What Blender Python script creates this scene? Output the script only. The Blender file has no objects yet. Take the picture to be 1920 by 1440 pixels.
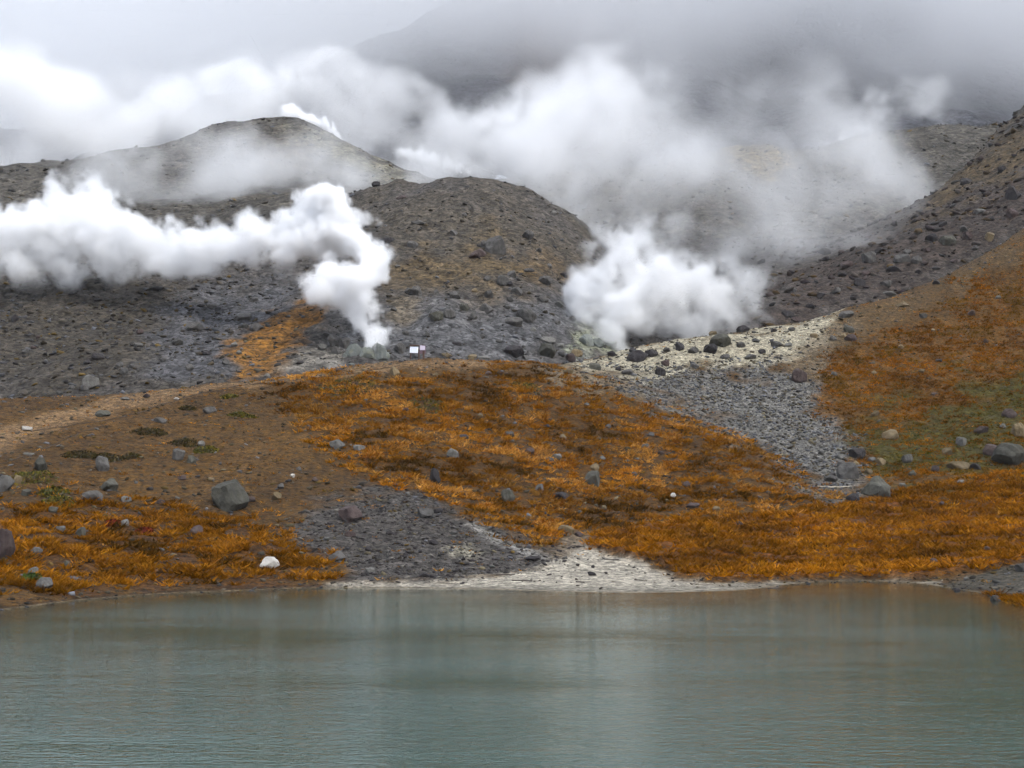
import bpy, math, random
import numpy as np
from mathutils import Vector, Matrix

sc = bpy.context.scene
COL = sc.collection
rng = np.random.default_rng(7)
random.seed(7)

# ------------------------------------------------------------------ camera
F = 2637.0                      # focal length in photo pixels (1920 wide), about 40 degrees across
CAMZ = 5.0
PITCH = math.atan(210.0 / F)
cam = bpy.data.cameras.new('camera')
camo = bpy.data.objects.new('camera', cam)
COL.objects.link(camo)
camo.location = (0, 0, CAMZ)
camo.rotation_euler = (math.pi / 2 + PITCH, 0, 0)
cam.sensor_width = 36.0
cam.lens = 36.0 * F / 1920.0
cam.clip_start = 0.1
cam.clip_end = 6000.0
sc.camera = camo

# ------------------------------------------------------------------ world: bright overcast
SUN_EL, SUN_AZ = math.radians(52), math.radians(140)   # azimuth clockwise from +Y
world = bpy.data.worlds.new('World')
sc.world = world
world.use_nodes = True
wn = world.node_tree.nodes
wl = world.node_tree.links
bg = wn['Background']
sky = wn.new('ShaderNodeTexSky')
sky.sky_type = 'NISHITA'
sky.sun_disc = False
sky.sun_elevation = SUN_EL
sky.sun_rotation = SUN_AZ
sky.dust_density = 3.0
hs = wn.new('ShaderNodeHueSaturation')
hs.inputs['Saturation'].default_value = 0.3
wl.new(sky.outputs[0], hs.inputs['Color'])
wm = wn.new('ShaderNodeMix')
wm.data_type = 'RGBA'
wm.inputs[0].default_value = 0.8
wm.inputs[7].default_value = (4.45, 5.0, 6.1, 1)       # even cloud deck
wl.new(hs.outputs[0], wm.inputs[6])
wl.new(wm.outputs[2], bg.inputs[0])
bg.inputs[1].default_value = 0.12

sun = bpy.data.lights.new('sun', 'SUN')
sun.energy = 1.5
sun.angle = math.radians(10)
sun.color = (1.0, 0.975, 0.94)
suno = bpy.data.objects.new('sun', sun)
COL.objects.link(suno)
sd = Vector((math.sin(SUN_AZ) * math.cos(SUN_EL), math.cos(SUN_AZ) * math.cos(SUN_EL), math.sin(SUN_EL)))
suno.rotation_euler = sd.to_track_quat('Z', 'Y').to_euler()
suno.location = sd * 300

sc.view_settings.view_transform = 'Standard'
sc.view_settings.look = 'None'
sc.view_settings.exposure = 0.95
sc.view_settings.gamma = 1.0
sc.view_settings.use_curve_mapping = False

cy = sc.cycles
cy.use_denoising = True
cy.max_bounces = 18
cy.diffuse_bounces = 2
cy.glossy_bounces = 3
cy.transmission_bounces = 2
cy.transparent_max_bounces = 8
cy.volume_bounces = 14
cy.volume_step_rate = 2.0
cy.use_adaptive_sampling = True
cy.adaptive_threshold = 0.05
cy.adaptive_min_samples = 20
cy.sample_clamp_indirect = 6.0

# ------------------------------------------------------------------ helpers
SP, CP = math.sin(PITCH), math.cos(PITCH)

def ray(px, py):
    u = (px - 960.0) / F
    v = (720.0 - py) / F
    return np.array([u, CP - v * SP, SP + v * CP])

def P(px, py, Y):
    d = ray(px, py)
    t = Y / d[1]
    return (t * d[0], Y, CAMZ + t * d[2])

def PZ(px, py, z):
    d = ray(px, py)
    t = (z - CAMZ) / d[2]
    return (t * d[0], t * d[1], z)

def W(px, Y, z):
    return ((px - 960.0) / F * Y, Y, z)

def proj(X, Y, Z):
    Zr = Z - CAMZ
    dep = Y * CP + Zr * SP
    return 960 + F * X / dep, 720 - F * (-Y * SP + Zr * CP) / dep

def lin(r, g, b, k=1.0):
    o = []
    for c in (r, g, b):
        c = c / 255.0
        o.append((c / 12.92 if c <= .04045 else ((c + .055) / 1.055) ** 2.4) * k)
    return np.array(o)

def tps_fit(pts, reg=0.02):
    p = np.array(pts)
    xy = p[:, :2] / 50.0
    n = len(p)
    r2 = ((xy[:, None, :] - xy[None, :, :]) ** 2).sum(-1)
    K = 0.5 * r2 * np.log(r2 + 1e-12)
    K[np.arange(n), np.arange(n)] = reg
    A = np.zeros((n + 3, n + 3))
    A[:n, :n] = K
    A[:n, n] = 1
    A[:n, n + 1:] = xy
    A[n, :n] = 1
    A[n + 1:, :n] = xy.T
    b = np.zeros(n + 3)
    b[:n] = p[:, 2]
    w = np.linalg.solve(A, b)
    return xy, w

def tps_eval(fit, X, Y):
    xy, w = fit
    n = len(xy)
    q = np.stack([X.ravel(), Y.ravel()], -1) / 50.0
    out = np.empty(len(q))
    for i in range(0, len(q), 40000):
        s = q[i:i + 40000]
        r2 = ((s[:, None, :] - xy[None]) ** 2).sum(-1)
        out[i:i + 40000] = (0.5 * r2 * np.log(r2 + 1e-12)) @ w[:n] + w[n] + s @ w[n + 1:]
    return out.reshape(X.shape)

_perm = np.random.default_rng(3).permutation(512)
_gang = np.random.default_rng(4).random(512) * 2 * math.pi
_gx, _gy = np.cos(_gang), np.sin(_gang)

def perlin(x, y, seed=0):
    xi = np.floor(x).astype(np.int64)
    yi = np.floor(y).astype(np.int64)
    xf, yf = x - xi, y - yi
    u = xf * xf * xf * (xf * (xf * 6 - 15) + 10)
    v = yf * yf * yf * (yf * (yf * 6 - 15) + 10)
    def g(ix, iy, dx, dy):
        h = _perm[(_perm[(ix + seed * 37) & 511] + iy) & 511]
        return _gx[h] * dx + _gy[h] * dy
    a = g(xi, yi, xf, yf)
    b = g(xi + 1, yi, xf - 1, yf)
    c = g(xi, yi + 1, xf, yf - 1)
    d = g(xi + 1, yi + 1, xf - 1, yf - 1)
    return (a + u * (b - a)) * (1 - v) + (c + u * (d - c)) * v

def fbm(x, y, scale, octv=4, seed=0, gain=.5):
    o = 0
    amp, f = 1.0, 1.0 / scale
    for i in range(octv):
        o = o + amp * perlin(x * f + 17.3 * i, y * f - 9.1 * i, seed + i)
        amp *= gain
        f *= 2.03
    return o

def smooth(e0, e1, x):
    t = np.clip((x - e0) / (e1 - e0), 0, 1)
    return t * t * (3 - 2 * t)

def sdpoly(px, py, poly):
    """signed distance in px, positive inside"""
    poly = np.array(poly, float)
    n = len(poly)
    d = np.full(px.shape, 1e9)
    ins = np.zeros(px.shape, bool)
    for i in range(n):
        ax, ay = poly[i]
        bx, by = poly[(i + 1) % n]
        ex, ey = bx - ax, by - ay
        wx, wy = px - ax, py - ay
        t = np.clip((wx * ex + wy * ey) / (ex * ex + ey * ey + 1e-9), 0, 1)
        d = np.minimum(d, (wx - ex * t) ** 2 + (wy - ey * t) ** 2)
        cnd = (ay > py) != (by > py)
        with np.errstate(divide='ignore', invalid='ignore'):
            xi = ax + (py - ay) * (bx - ax) / (by - ay if by != ay else 1e-9)
        ins ^= cnd & (px < xi)
    return np.where(ins, 1, -1) * np.sqrt(d)

def info(o, label=None, cat=None, group=None, kind=None):
    if label: o['label'] = label
    if cat: o['category'] = cat
    if group: o['group'] = group
    if kind: o['kind'] = kind
    return o

def mesh_obj(name, verts, faces, mat=None, parent=None, smoothf=False):
    me = bpy.data.meshes.new(name)
    me.from_pydata([tuple(v) for v in verts], [], [tuple(f) for f in faces])
    if mat: me.materials.append(mat)
    if smoothf:
        me.polygons.foreach_set('use_smooth', [True] * len(me.polygons))
    o = bpy.data.objects.new(name, me)
    COL.objects.link(o)
    if parent: o.parent = parent
    return o

def np_mesh(name, V, T, mat=None, smoothf=False, k=3):
    """fast mesh from arrays; T is (n,k) faces"""
    me = bpy.data.meshes.new(name)
    V = np.asarray(V, np.float32)
    T = np.asarray(T, np.int32)
    me.vertices.add(len(V))
    me.vertices.foreach_set('co', V.ravel())
    me.loops.add(T.size)
    me.loops.foreach_set('vertex_index', T.ravel())
    me.polygons.add(len(T))
    me.polygons.foreach_set('loop_start', np.arange(0, T.size, k, dtype=np.int32))
    if smoothf:
        me.polygons.foreach_set('use_smooth', np.ones(len(T), bool))
    me.update(calc_edges=True)
    if mat: me.materials.append(mat)
    o = bpy.data.objects.new(name, me)
    COL.objects.link(o)
    return o

def set_color(me, C, name='col'):
    a = me.attributes.new(name, 'FLOAT_COLOR', 'POINT')
    A = np.ones((len(C), 4), np.float32)
    A[:, :3] = C
    a.data.foreach_set('color', A.ravel())

def set_float(me, v, name):
    a = me.attributes.new(name, 'FLOAT', 'POINT')
    a.data.foreach_set('value', np.asarray(v, np.float32).ravel())

# ------------------------------------------------------------------ materials
def new_mat(name):
    m = bpy.data.materials.new(name)
    m.use_nodes = True
    nt = m.node_tree
    b = nt.nodes['Principled BSDF']
    return m, nt, b

def node(nt, typ, **kw):
    n = nt.nodes.new(typ)
    for k, v in kw.items():
        setattr(n, k, v)
    return n

def mathn(nt, op, a, b=None):
    n = node(nt, 'ShaderNodeMath', operation=op)
    for i, x in enumerate((a, b)):
        if x is None: continue
        if isinstance(x, (int, float)): n.inputs[i].default_value = x
        else: nt.links.new(x, n.inputs[i])
    return n.outputs[0]

def mixc(nt, fac, a, b, blend='MIX'):
    n = node(nt, 'ShaderNodeMix', data_type='RGBA', blend_type=blend)
    for i, x in ((0, fac), (6, a), (7, b)):
        if isinstance(x, (int, float)): n.inputs[i].default_value = x
        elif isinstance(x, (tuple, list, np.ndarray)): n.inputs[i].default_value = (*x[:3], 1)
        else: nt.links.new(x, n.inputs[i])
    return n.outputs[2]

def ground_mat(name, peb=6.0, var=.55, bump=.6, dist=.25, speck=.5):
    """albedo from the zone attribute, broken up by pebbles, dirt and fine grain"""
    m, nt, b = new_mat(name)
    L = nt.links
    geo = node(nt, 'ShaderNodeNewGeometry')
    at = node(nt, 'ShaderNodeAttribute', attribute_name='col')
    no = node(nt, 'ShaderNodeTexNoise')
    no.inputs['Scale'].default_value = peb * .22
    no.inputs['Detail'].default_value = 5
    no.inputs['Roughness'].default_value = .68
    L.new(geo.outputs['Position'], no.inputs['Vector'])
    vo = node(nt, 'ShaderNodeTexVoronoi')
    vo.inputs['Scale'].default_value = peb
    L.new(geo.outputs['Position'], vo.inputs['Vector'])
    vo2 = node(nt, 'ShaderNodeTexVoronoi')
    vo2.inputs['Scale'].default_value = peb * .38
    vo2.inputs['Randomness'].default_value = 1.0
    L.new(geo.outputs['Position'], vo2.inputs['Vector'])
    r = node(nt, 'ShaderNodeMapRange')
    r.inputs[1].default_value = .3; r.inputs[2].default_value = .7
    r.inputs[3].default_value = 1 - var; r.inputs[4].default_value = 1 + var
    L.new(no.outputs['Fac'], r.inputs[0])
    c = mixc(nt, 1.0, at.outputs['Color'], r.outputs[0], 'MULTIPLY')
    # single pebbles lighter or darker than the rest
    sep = node(nt, 'ShaderNodeSeparateColor')
    L.new(vo.outputs['Color'], sep.inputs[0])
    pv = mathn(nt, 'MULTIPLY_ADD', sep.outputs[0], speck * 2)
    pv.node.inputs[2].default_value = 1 - speck * .9
    c = mixc(nt, 1.0, c, pv, 'MULTIPLY')
    sep2 = node(nt, 'ShaderNodeSeparateColor')
    L.new(vo2.outputs['Color'], sep2.inputs[0])
    pv2 = mathn(nt, 'MULTIPLY_ADD', sep2.outputs[1], speck)
    pv2.node.inputs[2].default_value = 1 - speck * .45
    c = mixc(nt, 1.0, c, pv2, 'MULTIPLY')
    L.new(c, b.inputs['Base Color'])
    b.inputs['Roughness'].default_value = .93
    b.inputs['Specular IOR Level'].default_value = .2
    h = mathn(nt, 'ADD', mathn(nt, 'MULTIPLY', vo.outputs['Distance'], -.5), mathn(nt, 'MULTIPLY', no.outputs['Fac'], 1.2))
    h = mathn(nt, 'ADD', h, mathn(nt, 'MULTIPLY', vo2.outputs['Distance'], -.9))
    bp = node(nt, 'ShaderNodeBump')
    gr = node(nt, 'ShaderNodeAttribute', attribute_name='grit')
    L.new(mathn(nt, 'MULTIPLY', gr.outputs['Fac'], bump), bp.inputs['Strength'])
    bp.inputs['Distance'].default_value = dist
    L.new(h, bp.inputs['Height'])
    L.new(bp.outputs[0], b.inputs['Normal'])
    return m

def rock_mat(name, c1, c2, stain=None, sfac=.35):
    m, nt, b = new_mat(name)
    L = nt.links
    geo = node(nt, 'ShaderNodeNewGeometry')
    oi = node(nt, 'ShaderNodeObjectInfo')
    no = node(nt, 'ShaderNodeTexNoise')
    no.inputs['Scale'].default_value = 1.6
    no.inputs['Detail'].default_value = 8
    no.inputs['Roughness'].default_value = .65
    L.new(geo.outputs['Position'], no.inputs['Vector'])
    rp = node(nt, 'ShaderNodeMapRange')
    rp.inputs[1].default_value = .35; rp.inputs[2].default_value = .66
    L.new(no.outputs['Fac'], rp.inputs[0])
    c = mixc(nt, rp.outputs[0], c1, c2)
    if stain is not None:
        n2 = node(nt, 'ShaderNodeTexNoise')
        n2.inputs['Scale'].default_value = .9
        n2.inputs['Detail'].default_value = 5
        L.new(geo.outputs['Position'], n2.inputs['Vector'])
        r2 = node(nt, 'ShaderNodeMapRange')
        r2.inputs[1].default_value = .52; r2.inputs[2].default_value = .68
        r2.inputs[4].default_value = sfac
        L.new(n2.outputs['Fac'], r2.inputs[0])
        c = mixc(nt, r2.outputs[0], c, stain)
    v = mathn(nt, 'MULTIPLY_ADD', oi.outputs['Random'], .5)
    v.node.inputs[2].default_value = .75
    c = mixc(nt, 1.0, c, v, 'MULTIPLY')
    L.new(c, b.inputs['Base Color'])
    b.inputs['Roughness'].default_value = .85
    b.inputs['Specular IOR Level'].default_value = .25
    n3 = node(nt, 'ShaderNodeTexNoise')
    n3.inputs['Scale'].default_value = 5
    n3.inputs['Detail'].default_value = 8
    n3.inputs['Roughness'].default_value = .7
    L.new(geo.outputs['Position'], n3.inputs['Vector'])
    bp = node(nt, 'ShaderNodeBump')
    bp.inputs['Strength'].default_value = .7
    bp.inputs['Distance'].default_value = .12
    L.new(n3.outputs['Fac'], bp.inputs['Height'])
    L.new(bp.outputs[0], b.inputs['Normal'])
    return m

def attr_mat(name, rough=.9, trans=0.0, attr='col'):
    m, nt, b = new_mat(name)
    at = node(nt, 'ShaderNodeAttribute', attribute_name=attr)
    nt.links.new(at.outputs['Color'], b.inputs['Base Color'])
    b.inputs['Roughness'].default_value = rough
    b.inputs['Specular IOR Level'].default_value = .15
    return m

def plain_mat(name, col, rough=.7, grain=.3, scale=9.0):
    m, nt, b = new_mat(name)
    tc = node(nt, 'ShaderNodeTexCoord')
    no = node(nt, 'ShaderNodeTexNoise')
    no.inputs['Scale'].default_value = scale
    no.inputs['Detail'].default_value = 6
    nt.links.new(tc.outputs['Object'], no.inputs['Vector'])
    c = mixc(nt, no.outputs['Fac'], np.array(col) * (1 - grain), np.array(col) * (1 + grain))
    nt.links.new(c, b.inputs['Base Color'])
    b.inputs['Roughness'].default_value = rough
    return m

# ------------------------------------------------------------------ terrain control points
SHORE = [(-900, 1260), (-450, 1205), (-200, 1175), (0, 1147), (60, 1137), (130, 1122), (220, 1114), (320, 1109), (420, 1105), (520, 1101), (620, 1099),
         (700, 1101), (800, 1103), (920, 1107), (1040, 1109), (1150, 1109), (1280, 1107), (1400, 1107), (1480, 1106), (1500, 1096),
         (1600, 1093), (1700, 1091), (1750, 1092), (1765, 1104), (1800, 1113), (1840, 1124), (1880, 1138), (1920, 1153), (2100, 1190), (2370, 1230), (2800, 1280)]
near = [PZ(x, y, 0.0) for x, y in SHORE]
for x, y in SHORE:
    Xs, Ys, _ = PZ(x, y, 0)
    k = Xs / Ys
    flat = 980 < x < 1760
    for dy, z in ((3, -.12 if flat else -.3), (9, -.55 if flat else -1.1), (18, -2.2), (32, -3.2)):
        if Ys - dy > 20:
            near.append((k * (Ys - dy), Ys - dy, z))
near += [(k * 20, 20, -3.4) for k in (-.6, -.3, 0, .3, .6)]
NEARPX = [
    (-450, 1130, 62), (-450, 950, 88), (-450, 850, 108), (-450, 780, 130), (-900, 1100, 66), (-900, 900, 96), (-900, 790, 132),
    (0, 1080, 68), (0, 960, 86), (0, 860, 105), (0, 800, 118), (0, 747, 132),
    (200, 1090, 71.5), (200, 960, 92), (200, 860, 110), (200, 790, 124), (200, 736, 138),
    (430, 1085, 75), (430, 950, 98), (430, 850, 115), (430, 770, 130), (440, 716, 146),
    (640, 1085, 79), (640, 1000, 90), (640, 900, 106), (640, 800, 124), (640, 730, 138), (640, 691, 149), (740, 673, 152),
    (850, 1088, 79.5), (850, 1060, 85), (850, 960, 100), (850, 860, 116), (850, 760, 133), (850, 690, 147), (850, 672, 153),
    (950, 1070, 85), (950, 1000, 95), (950, 673, 157),
    (1050, 1070, 86), (1050, 1035, 97), (1050, 1000, 103), (1050, 900, 118), (1050, 800, 134), (1050, 720, 148), (1050, 686, 158),
    (1200, 1085, 81), (1200, 1050, 91), (1200, 985, 108), (1200, 900, 121), (1200, 800, 137), (1200, 745, 147), (1200, 700, 163),
    (1300, 965, 112), (1300, 880, 124), (1300, 790, 137), (1300, 760, 152), (1300, 700, 165),
    (1420, 960, 114), (1420, 890, 124), (1420, 838, 132), (1420, 820, 145), (1420, 750, 157), (1420, 690, 167),
    (1500, 955, 115), (1500, 888, 125), (1500, 860, 138), (1500, 780, 151), (1500, 700, 164),
    (1560, 948, 117), (1560, 925, 126), (1560, 850, 140), (1560, 780, 152),
    (1150, 1025, 98), (1300, 1070, 88), (1300, 1020, 98), (1500, 1075, 88), (1500, 1030, 97), (1500, 985, 107),
    (1700, 1075, 88), (1700, 1010, 102), (1700, 950, 116), (1700, 905, 128), (1850, 1085, 78),
    (1920, 1100, 75), (1920, 1050, 87), (1920, 1000, 102), (1920, 940, 117), (1920, 880, 132), (2300, 1060, 85), (2300, 1000, 102), (2300, 900, 130), (2800, 1000, 105), (2800, 880, 135),
    (1650, 860, 138), (1700, 800, 148), (1700, 700, 164), (1700, 620, 180), (1700, 544, 198),
    (1620, 780, 153), (1600, 700, 165), (1600, 620, 182), (1600, 572, 194), (1520, 720, 162), (1530, 640, 178), (1500, 600, 190),
    (1800, 820, 145), (1800, 700, 163), (1800, 600, 182), (1800, 492, 203),
    (1920, 800, 149), (1920, 680, 168), (1920, 550, 190), (1920, 415, 212), (2300, 750, 150), (2300, 550, 185), (2300, 300, 222), (2800, 750, 152), (2800, 500, 190), (2800, 250, 225),
    (1100, 690, 166), (1100, 667, 174), (1200, 680, 170), (1200, 641, 182), (1300, 680, 170), (1300, 628, 185), (1400, 670, 172), (1400, 620, 187), (1450, 611, 189),
]
near += [P(*p) for p in NEARPX]
for px, Y, z in ((-900, 150, 14), (-450, 146, 12), (-450, 170, 9), (0, 146, 12.6), (0, 170, 8), (200, 152, 13.4), (200, 175, 9), (440, 158, 15.2), (440, 180, 11), (640, 160, 17.6), (640, 182, 13),
                 (740, 164, 18.6), (850, 165, 18.6), (850, 185, 14), (950, 168, 19.2), (950, 188, 15), (1100, 186, 20.5), (1200, 196, 22), (1300, 200, 23), (1400, 202, 24), (1300, 144, 12.0),
                 (1420, 138.5, 8.9), (1500, 131, 6.4), (1500, 204, 26), (1600, 208, 28), (1700, 212, 30.5), (1800, 216, 35), (1920, 226, 42), (2300, 236, 50), (2800, 238, 56),
                 (1300, 225, 18), (1700, 232, 24), (0, 215, 3), (640, 215, 8), (2300, 250, 46)):
    near.append(W(px, Y, z))

scree = []
for p in [
    (-900, 745, 150), (-900, 640, 174), (-900, 540, 202), (-900, 470, 225), (-450, 745, 150), (-450, 640, 173), (-450, 540, 201), (-450, 470, 225),
    (0, 745, 150), (0, 640, 172), (0, 545, 199), (0, 480, 222), (200, 735, 151), (200, 640, 172), (200, 535, 200), (200, 470, 222),
    (400, 715, 155), (400, 620, 178), (400, 525, 203), (400, 465, 225), (460, 690, 161), (520, 640, 173), (590, 560, 193), (610, 490, 213),
    (650, 665, 163), (740, 668, 165), (870, 668, 168), (1000, 662, 173), (1085, 646, 178),
    (680, 560, 187), (780, 550, 189), (900, 550, 189), (1020, 540, 193), (1085, 545, 200),
    (700, 450, 210), (800, 450, 210), (930, 450, 210), (1040, 450, 214), (1095, 460, 224),
    (600, 385, 246), (650, 362, 240), (700, 351, 238), (780, 339, 238), (870, 326, 240), (930, 336, 240), (990, 356, 239), (1060, 392, 238), (1100, 432, 238),
    (1150, 600, 200), (1250, 610, 198), (1350, 605, 198), (1180, 530, 228), (1300, 550, 222), (1400, 560, 216), (1300, 500, 250), (1400, 500, 240), (1250, 460, 280), (1400, 440, 275),
    (1440, 612, 193), (1500, 592, 197), (1600, 562, 203), (1700, 532, 209), (1800, 482, 214), (1920, 405, 222), (2300, 260, 245), (2800, 200, 250),
    (1500, 510, 232), (1600, 455, 243), (1700, 400, 256), (1800, 315, 276), (1860, 265, 285), (1920, 227, 292), (2000, 190, 298), (2300, 60, 315), (2800, 0, 325),
]:
    scree.append(P(*p))
for px in (1480, 1600, 1700, 1800, 1920, 2100, 2300, 2800):
    scree += [W(px, 148, 2), W(px, 170, 8), W(px, 188, 17)]
for px in (-900, -450, 0, 300):
    scree += [W(px, 140, 9)]
for px, Y, z in ((-900, 240, 42), (0, 240, 41), (400, 242, 43), (0, 270, 34), (400, 270, 36), (600, 265, 52), (780, 258, 54), (870, 262, 54), (990, 262, 52), (1100, 262, 46), (870, 300, 40), (1100, 300, 46),
                 (640, 300, 38), (1300, 310, 52), (1700, 285, 48), (1800, 300, 62), (1920, 312, 78), (2300, 335, 105), (2800, 340, 115), (1600, 300, 46), (0, 310, 30), (-900, 310, 30), (1920, 340, 70)):
    scree.append(W(px, Y, z))

upper = []
for p in [
    (-900, 480, 285), (-450, 470, 285), (0, 470, 285), (300, 450, 290), (600, 420, 300), (-900, 330, 350), (-450, 330, 355), (0, 313, 360), (100, 297, 364), (200, 284, 368), (300, 275, 376), (360, 263, 382), (420, 248, 390),
    (520, 240, 394), (600, 248, 390), (660, 275, 380), (720, 300, 372), (790, 333, 362), (150, 380, 320), (450, 330, 340), (560, 320, 345), (650, 340, 335),
    (900, 370, 330), (900, 345, 365), (1100, 360, 330), (1100, 325, 370), (1250, 310, 360), (1330, 300, 350), (1390, 272, 362), (1440, 274, 364), (1500, 290, 364), (1400, 340, 335), (1500, 400, 310), (1600, 340, 335), (1600, 262, 378),
    (1700, 252, 386), (1800, 246, 392), (1860, 240, 396), (1950, 225, 402), (2300, 130, 420), (1800, 320, 340), (1950, 300, 350), (2300, 250, 365), (2800, 100, 430), (2800, 250, 370), (1300, 420, 300),
]:
    upper.append(P(*p))
for px in (-900, -450, 0, 300, 600, 900, 1200, 1500, 1800, 2300, 2800):
    upper += [W(px, 225, 8), W(px, 250, 22)]
for px, Y, z in ((-900, 400, 85), (0, 400, 84), (300, 412, 88), (520, 425, 92), (700, 410, 80), (900, 410, 75), (1400, 405, 80), (1700, 425, 96), (1900, 440, 100), (2300, 470, 120), (2800, 470, 125),
                 (0, 450, 70), (520, 460, 78), (1000, 450, 70), (1500, 450, 76), (2300, 500, 105)):
    upper.append(W(px, Y, z))

mount = []
for p in [
    (-900, 330, 470), (-900, 300, 600), (-450, 320, 470), (-450, 290, 600), (0, 320, 470), (0, 290, 600), (300, 310, 475), (300, 245, 580), (450, 185, 610), (560, 150, 630), (660, 112, 650), (760, 68, 690), (850, 27, 730), (950, -20, 760), (1100, -60, 790), (1300, -80, 800), (1600, -70, 790), (1920, -60, 780),
    (2300, -40, 770), (2800, 0, 760), (600, 330, 470), (900, 330, 470), (1200, 330, 470), (1500, 320, 470), (1900, 300, 470), (2300, 280, 470), (2800, 280, 470), (700, 220, 550), (900, 180, 570), (1150, 190, 565), (1450, 190, 565), (1800, 180, 570), (900, 90, 650), (1150, 70, 665), (1450, 60, 670), (1900, 70, 665), (2300, 90, 650),
]:
    mount.append(P(*p))
for px, Y, z in ((300, 700, 120), (660, 760, 190), (850, 850, 215), (1100, 900, 250), (1600, 900, 250), (2300, 880, 240), (-450, 700, 110)):
    mount.append(W(px, Y, z))

# ------------------------------------------------------------------ terrain layers on fans (X = a*Y)
class Layer: pass

def make_layer(name, ctrl, na, Ys, amps, amax=.55, reg=.02):
    L = Layer()
    L.name = name
    L.a = np.linspace(-amax, amax, na)
    L.Y = np.asarray(Ys, float)
    A, Yg = np.meshgrid(L.a, L.Y, indexing='ij')
    L.X2 = A * Yg
    L.Y2 = Yg
    L.Z = tps_eval(tps_fit(ctrl, reg), L.X2, L.Y2)
    L.base = L.Z.copy()
    for amp, scl, o, s in amps:
        L.Z = L.Z + amp * fbm(L.X2, L.Y2, scl, o, s)
    return L

def height(L, X, Y):
    X = np.asarray(X, float); Y = np.asarray(Y, float)
    a = X / Y
    ia = np.clip((a - L.a[0]) / (L.a[1] - L.a[0]), 0, len(L.a) - 1.001)
    iy = np.clip(np.interp(Y, L.Y, np.arange(len(L.Y))), 0, len(L.Y) - 1.001)
    i = ia.astype(int); j = iy.astype(int)
    fa = ia - i; fy = iy - j
    Z = L.Z
    return (Z[i, j] * (1 - fa) + Z[i + 1, j] * fa) * (1 - fy) + (Z[i, j + 1] * (1 - fa) + Z[i + 1, j + 1] * fa) * fy

def sample(L, G, X, Y):
    a = X / Y
    i = np.clip(np.rint((a - L.a[0]) / (L.a[1] - L.a[0])).astype(int), 0, len(L.a) - 1)
    j = np.clip(np.rint(np.interp(Y, L.Y, np.arange(len(L.Y)))).astype(int), 0, len(L.Y) - 1)
    return G[i, j]

near_Y = np.concatenate([np.arange(20, 62, 1.2), np.arange(62, 160, .3), np.arange(160, 240, .5)])
LN = make_layer('ground', near, 560, near_Y, [])
# relief only on dry land
dry = smooth(.02, .8, LN.Z)
LN.Z += dry * (.42 * fbm(LN.X2, LN.Y2, 9, 4, 11) + .16 * fbm(LN.X2, LN.Y2, 1.6, 3, 21))
LS = make_layer('scree_hill', scree, 470, np.arange(146, 345, .55), [(1.3, 22, 3, 31), (.55, 5, 3, 35), (.3, 1.5, 2, 38)])
def ridged(X, Y, scl, seed, st=.3):
    return 1 - np.abs(fbm(X, Y * st, scl, 3, seed)) * 2.4
LS.Z += .7 * (ridged(LS.X2, LS.Y2, 16, 33) - .5) * smooth(150, 175, LS.Y2)
LU = make_layer('upper_hill', upper, 360, np.concatenate([np.arange(225, 280, 3.0), np.arange(280, 505, 1.0)]), [(2.2, 34, 4, 41), (.8, 6, 3, 45)])
LU.Z += .9 * (ridged(LU.X2, LU.Y2, 30, 43) - .5) * smooth(285, 320, LU.Y2)
LM = make_layer('mountain', mount, 300, np.arange(465, 900, 2.2), [(7, 90, 5, 51), (1.5, 10, 3, 55)])
LM.Z += 9 * (ridged(LM.X2, LM.Y2, 80, 53, .25) - .5)
LAYERS = [LN, LS, LU, LM]

# meadow edge: the sod ends in a little bank above the sand
MEADOW = [(1096, 1024), (1112, 1004), (1180, 991), (1300, 979), (1420, 968), (1565, 950), (1640, 936), (1700, 918), (1800, 900), (1920, 884), (2900, 800), (2900, 1100), (2100, 1080), (1920, 1056), (1830, 1076), (1740, 1087), (1620, 1086), (1500, 1089), (1440, 1094), (1340, 1092), (1310, 1086), (1268, 1082), (1250, 1066), (1200, 1050), (1150, 1040), (1105, 1031)]
LN.px, LN.py = proj(LN.X2, LN.Y2, LN.Z)
nz_edge = 9 * fbm(LN.X2, LN.Y2, 2.2, 3, 61)
mead = sdpoly(LN.px, LN.py, MEADOW) + nz_edge * .6
LN.Z += .38 * smooth(-1, 5, mead) * (LN.Z > -.3)
LN.Z += smooth(0, 12, mead) * .22 * fbm(LN.X2, LN.Y2 * .8, 2.2, 3, 63)
for L in LAYERS:
    L.px, L.py = proj(L.X2, L.Y2, L.Z)

# visibility along each column (with a margin, so a side step shows no bare ground)
def column_vis():
    prev = None
    for L in LAYERS:
        el = (L.Z - CAMZ) / L.Y2
        cm = np.maximum.accumulate(el, axis=1)
        vis = el >= cm - .012
        if prev is not None:
            pm = np.interp(L.a, prev[0], prev[1])
            vis &= el >= pm[:, None] - .02
            top = np.maximum(pm, cm[:, -1])
        else:
            top = cm[:, -1]
        prev = (L.a, top)
        L.vis = vis
column_vis()

def hit(px, py):
    """first terrain point seen at a photo pixel"""
    d = ray(px, py)
    a = d[0] / d[1]
    s = d[2] / d[1]
    best = None
    for L in LAYERS:
        Ys = np.arange(L.Y[0], L.Y[-1], .1)
        z = height(L, a * Ys, Ys)
        k = np.where(z >= CAMZ + s * Ys)[0]
        if len(k):
            Y = Ys[k[0]]
            if best is None or Y < best[1]:
                best = (a * Y, Y, z[k[0]], L)
    return best

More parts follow.
